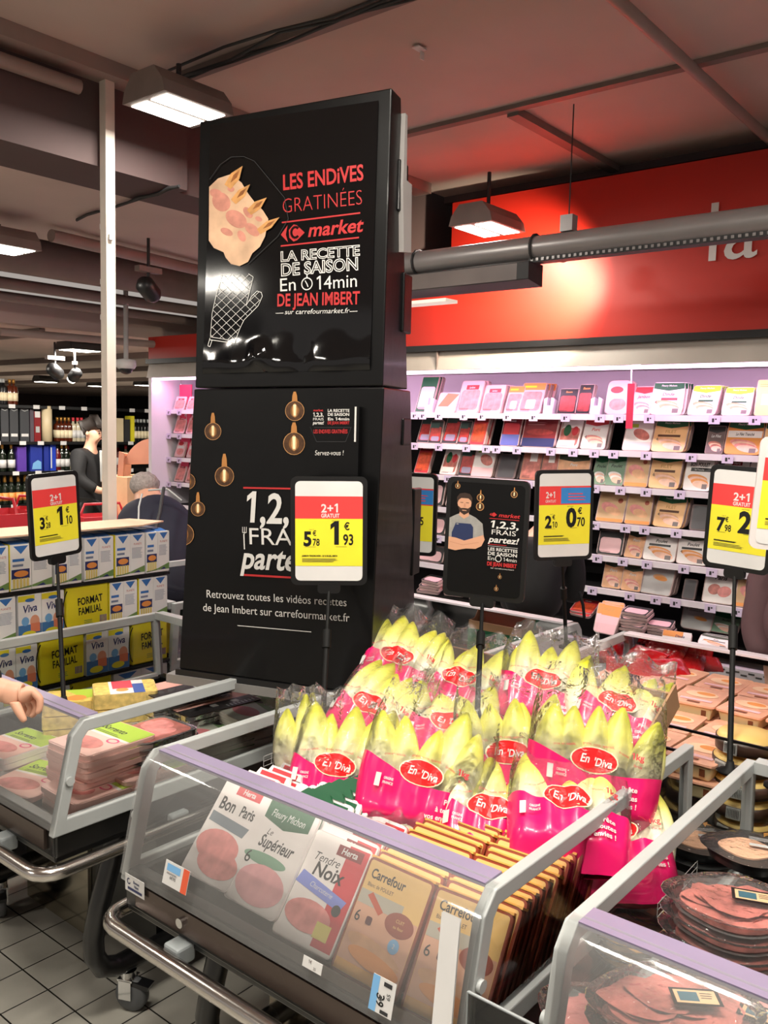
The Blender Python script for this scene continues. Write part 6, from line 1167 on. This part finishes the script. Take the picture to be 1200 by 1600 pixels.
def gbox(px0, px1, zi, hgt, m_, label, draw=None, cyl=False):
    y0, y1 = at(px0, 690, X=WX).y, at(px1, 690, X=WX).y; w = (y1 - y0) * .92; o = MB()
    if cyl: o.lathe([(w / 2, 0), (w / 2, hgt)], m_, 18)
    else: o.b2((-w / 2, .0, 0), (w / 2, .12, hgt), m_)
    ob = o.obj('gift_box'); ob.matrix_world = TM((WX - .02, (y0 + y1) / 2, SZ[zi]), R(90)); tag(ob, label, 'gift box', 'gift boxes on the far shelves')
    if draw: q = MB(); draw(Print(q, None, off=.003, step=.001), w, hgt); q.obj('box_print', ob)
GBX = mat('slate_box', (58, 60, 64), .5); DB = lambda p, w, h: (p.rect(-w * .4, h * .14, w * .4, h * .22, WHITE), p.line([(-w * .4, h * .9), (0, h * .86), (w * .4, h * .9)], .006, LGREY))
for k, (a, b) in enumerate(((-12, 2), (3, 16), (17, 31), (33, 48))): gbox(a, b, 3, .37, GBX, f'slate grey gift box with white foot lettering, {ORD[k]} from the left on the far shelf', DB)
gbox(49, 55, 3, .34, mat('mauve_box', (84, 74, 84), .5), 'slim mauve gift box right of the slate boxes'); gbox(55, 66, 3, .32, DKRED, 'dark red boxed bottle with pale head', lambda p, w, h: (p.rect(-w * .4, h * .8, w * .4, h, WHITE), p.rect(-w * .3, h * .3, w * .3, h * .5, LGREY)))
gbox(67, 83, 3, .38, mat('beige_tin', (214, 196, 160), .45), 'tall beige cylinder tin on the far shelf', None, True)
gbox(143, 156, 3, .27, CHAR, 'dark box with two white bars behind the black-jacketed person', lambda p, w, h: (p.rect(-w * .25, h * .6, -w * .1, h * .9, WHITE), p.rect(w * .05, h * .6, w * .2, h * .9, WHITE)))
gbox(184, 195, 3, .27, mat('beige_tin', (214, 196, 160), .45), 'beige box right of the white post'); gbox(196, 205, 3, .26, CHAR, 'dark box right of the beige box'); gbox(206, 212, 3, .3, YEL, 'yellow tall box among the dark bottles')
gbox(28, 43, 2, .26, PURP, 'glossy purple gift box on the middle far shelf'); gbox(48, 68, 2, .28, mat('deep_blue', (40, 56, 150), .4), 'wide deep blue gift box', lambda p, w, h: p.poly([(-w * .4, .02), (w * .4, .02), (w * .4, h * .35), (w * .1, h * .42), (-w * .3, h * .3)], LBLUE)); gbox(70, 78, 2, .27, mat('deep_blue', (40, 56, 150), .4), 'slim deep blue gift box'); gbox(79, 89, 2, .28, mat('royal_blue', (36, 66, 186), .4), 'royal blue gift box with white side lettering', lambda p, w, h: p.rect(-w * .4, h * .1, -w * .2, h * .9, WHITE))
pl = [('champ', 3, 1, (2, 9, 16, 23, 31, 38, 46)), ]
for k, px in enumerate((2, 12, 22, 33, 44)): bottle('champ', at(px, 770, X=WX).y, SZ[1], f'champagne bottle with orange label, {ORD[k]} from the left')
for k, px in enumerate((8, 22, 94, 101, 108)): bottle('wine' if k != 2 else 'red', at(px, 720, X=WX).y, SZ[2], f'bottle on the middle far shelf, {ORD[k]} from the left')
for k, px in enumerate((94, 100, 106, 112)): bottle('amber', at(px, 670, X=WX).y, SZ[3], f'amber bottle on the upper far shelf, {ORD[k]} from the left')
for k, px in enumerate((119, 126, 132)): bottle('clear', at(px, 670, X=WX).y, SZ[3], f'pale bottle on the upper far shelf, {ORD[k]} from the left')
for k, px in enumerate((215, 220, 225, 230, 236)): bottle('dark', at(px, 670, X=WX).y, SZ[3], f'black bottle on the upper far shelf, {ORD[k]} from the white post')
for k, px in enumerate((98, 105, 113, 121, 188, 200, 212)): bottle(['clear', 'amber', 'red'][k % 3], at(px, 720, X=WX).y, SZ[2], f'small bottle in the far shelf behind the person, {ORD[k]} from the left', -.2)
for k, px in enumerate((2, 6, 10, 20, 26)): bottle('dark' if k < 3 else 'amber', at(px, 630, X=WX).y, SZ[4], f'bottle standing on top of the far shelving, {ORD[k]} from the left')
for k, px in enumerate((5, 13, 22, 30, 38, 120, 130, 140, 150)): bottle('wine' if k % 2 else 'red', at(px, 815, X=WX).y, SZ[0] + .1 - .1, f'bottle on the lowest far shelf, {ORD[k]} from the left')
# wooden arched display and red baskets
PLY = mat('plywood', (196, 134, 108), .6, var=.08); t = thing('wooden_display', 'arched plywood display stand behind the bending person', 'display stand', (0, 0, 0))
arc = [(190, 745)] + [(190 + 48 * (1 - math.cos(a)), 745 - 60 * math.sin(a)) for a in [k * .157 for k in range(1, 11)]] + [(250, 684), (250, 724), (192, 726)]
P0 = [at(x, y, D=8.1) for x, y in arc]; n = len(P0); m = MB(); m.add(P0 + [q + FW * .03 for q in P0], [tuple(range(n)), tuple(range(n, 2 * n))[::-1]] + [(i, (i + 1) % n, n + (i + 1) % n, n + i) for i in range(n)], PLY); m.obj('arched_board', t)
P0 = [at(x, y, D=8.05) for x, y in ((186, 705), (194, 708), (190, 775), (182, 815), (178, 815))]; n = 5; m = MB(); m.add(P0 + [q + FW * .25 for q in P0], [tuple(range(n)), tuple(range(n, 2 * n))[::-1]] + [(i, (i + 1) % n, n + (i + 1) % n, n + i) for i in range(n)], PLY); m.obj('side_board', t)
c = at(205, 760, D=8.2); m = MB(); m.b2((c.x - .2, c.y - .18, 0), (c.x + .2, c.y + .25, c.z + .1), KRAFT); m.obj('crate', t)
for k, (px, py) in enumerate(((4, 812), (62, 806), (160, 815))):
    c = at(px, py, D=6.4 + .7 * k); m = MB()
    for i in range(2): m.add([(-.2 - .03 * i, -.14 - .03 * i, -.2 + .2 * i), (.2 + .03 * i, -.14 - .03 * i, -.2 + .2 * i), (.2 + .03 * i, .14 + .03 * i, -.2 + .2 * i), (-.2 - .03 * i, .14 + .03 * i, -.2 + .2 * i)], [], WREDS)
    b0 = 0; m.f += [(0, 1, 5, 4), (1, 2, 6, 5), (2, 3, 7, 6), (3, 0, 4, 7), (0, 3, 2, 1)]; m.mi += [m._m(WREDS)] * 5; m.sm += [False] * 5
    o = m.obj('shopping_basket'); o.matrix_world = TM((c.x, c.y, c.z + .06), R(40 * k)); s_ = o.modifiers.new('wall', 'SOLIDIFY'); s_.thickness = .01
    q = MB(); q.tube([(-.2, 0, 0), (-.16, 0, .1), (.16, 0, .1), (.2, 0, 0)], .012, WREDS, 8); q.obj('handle', o); 
    q = MB(); [q.tube([(sx * .17, sy * .11, -.2), (sx * .2, sy * .14, -c.z - .055)], .012, CHAR, 6) for sx in (-1, 1) for sy in (-1, 1)]; q.obj('stand', o); tag(o, f"red shopping basket {['at the left edge', 'behind the 1 euro 10 sign', 'beside the white post'][k]} past the milk rack", 'basket', 'red baskets')
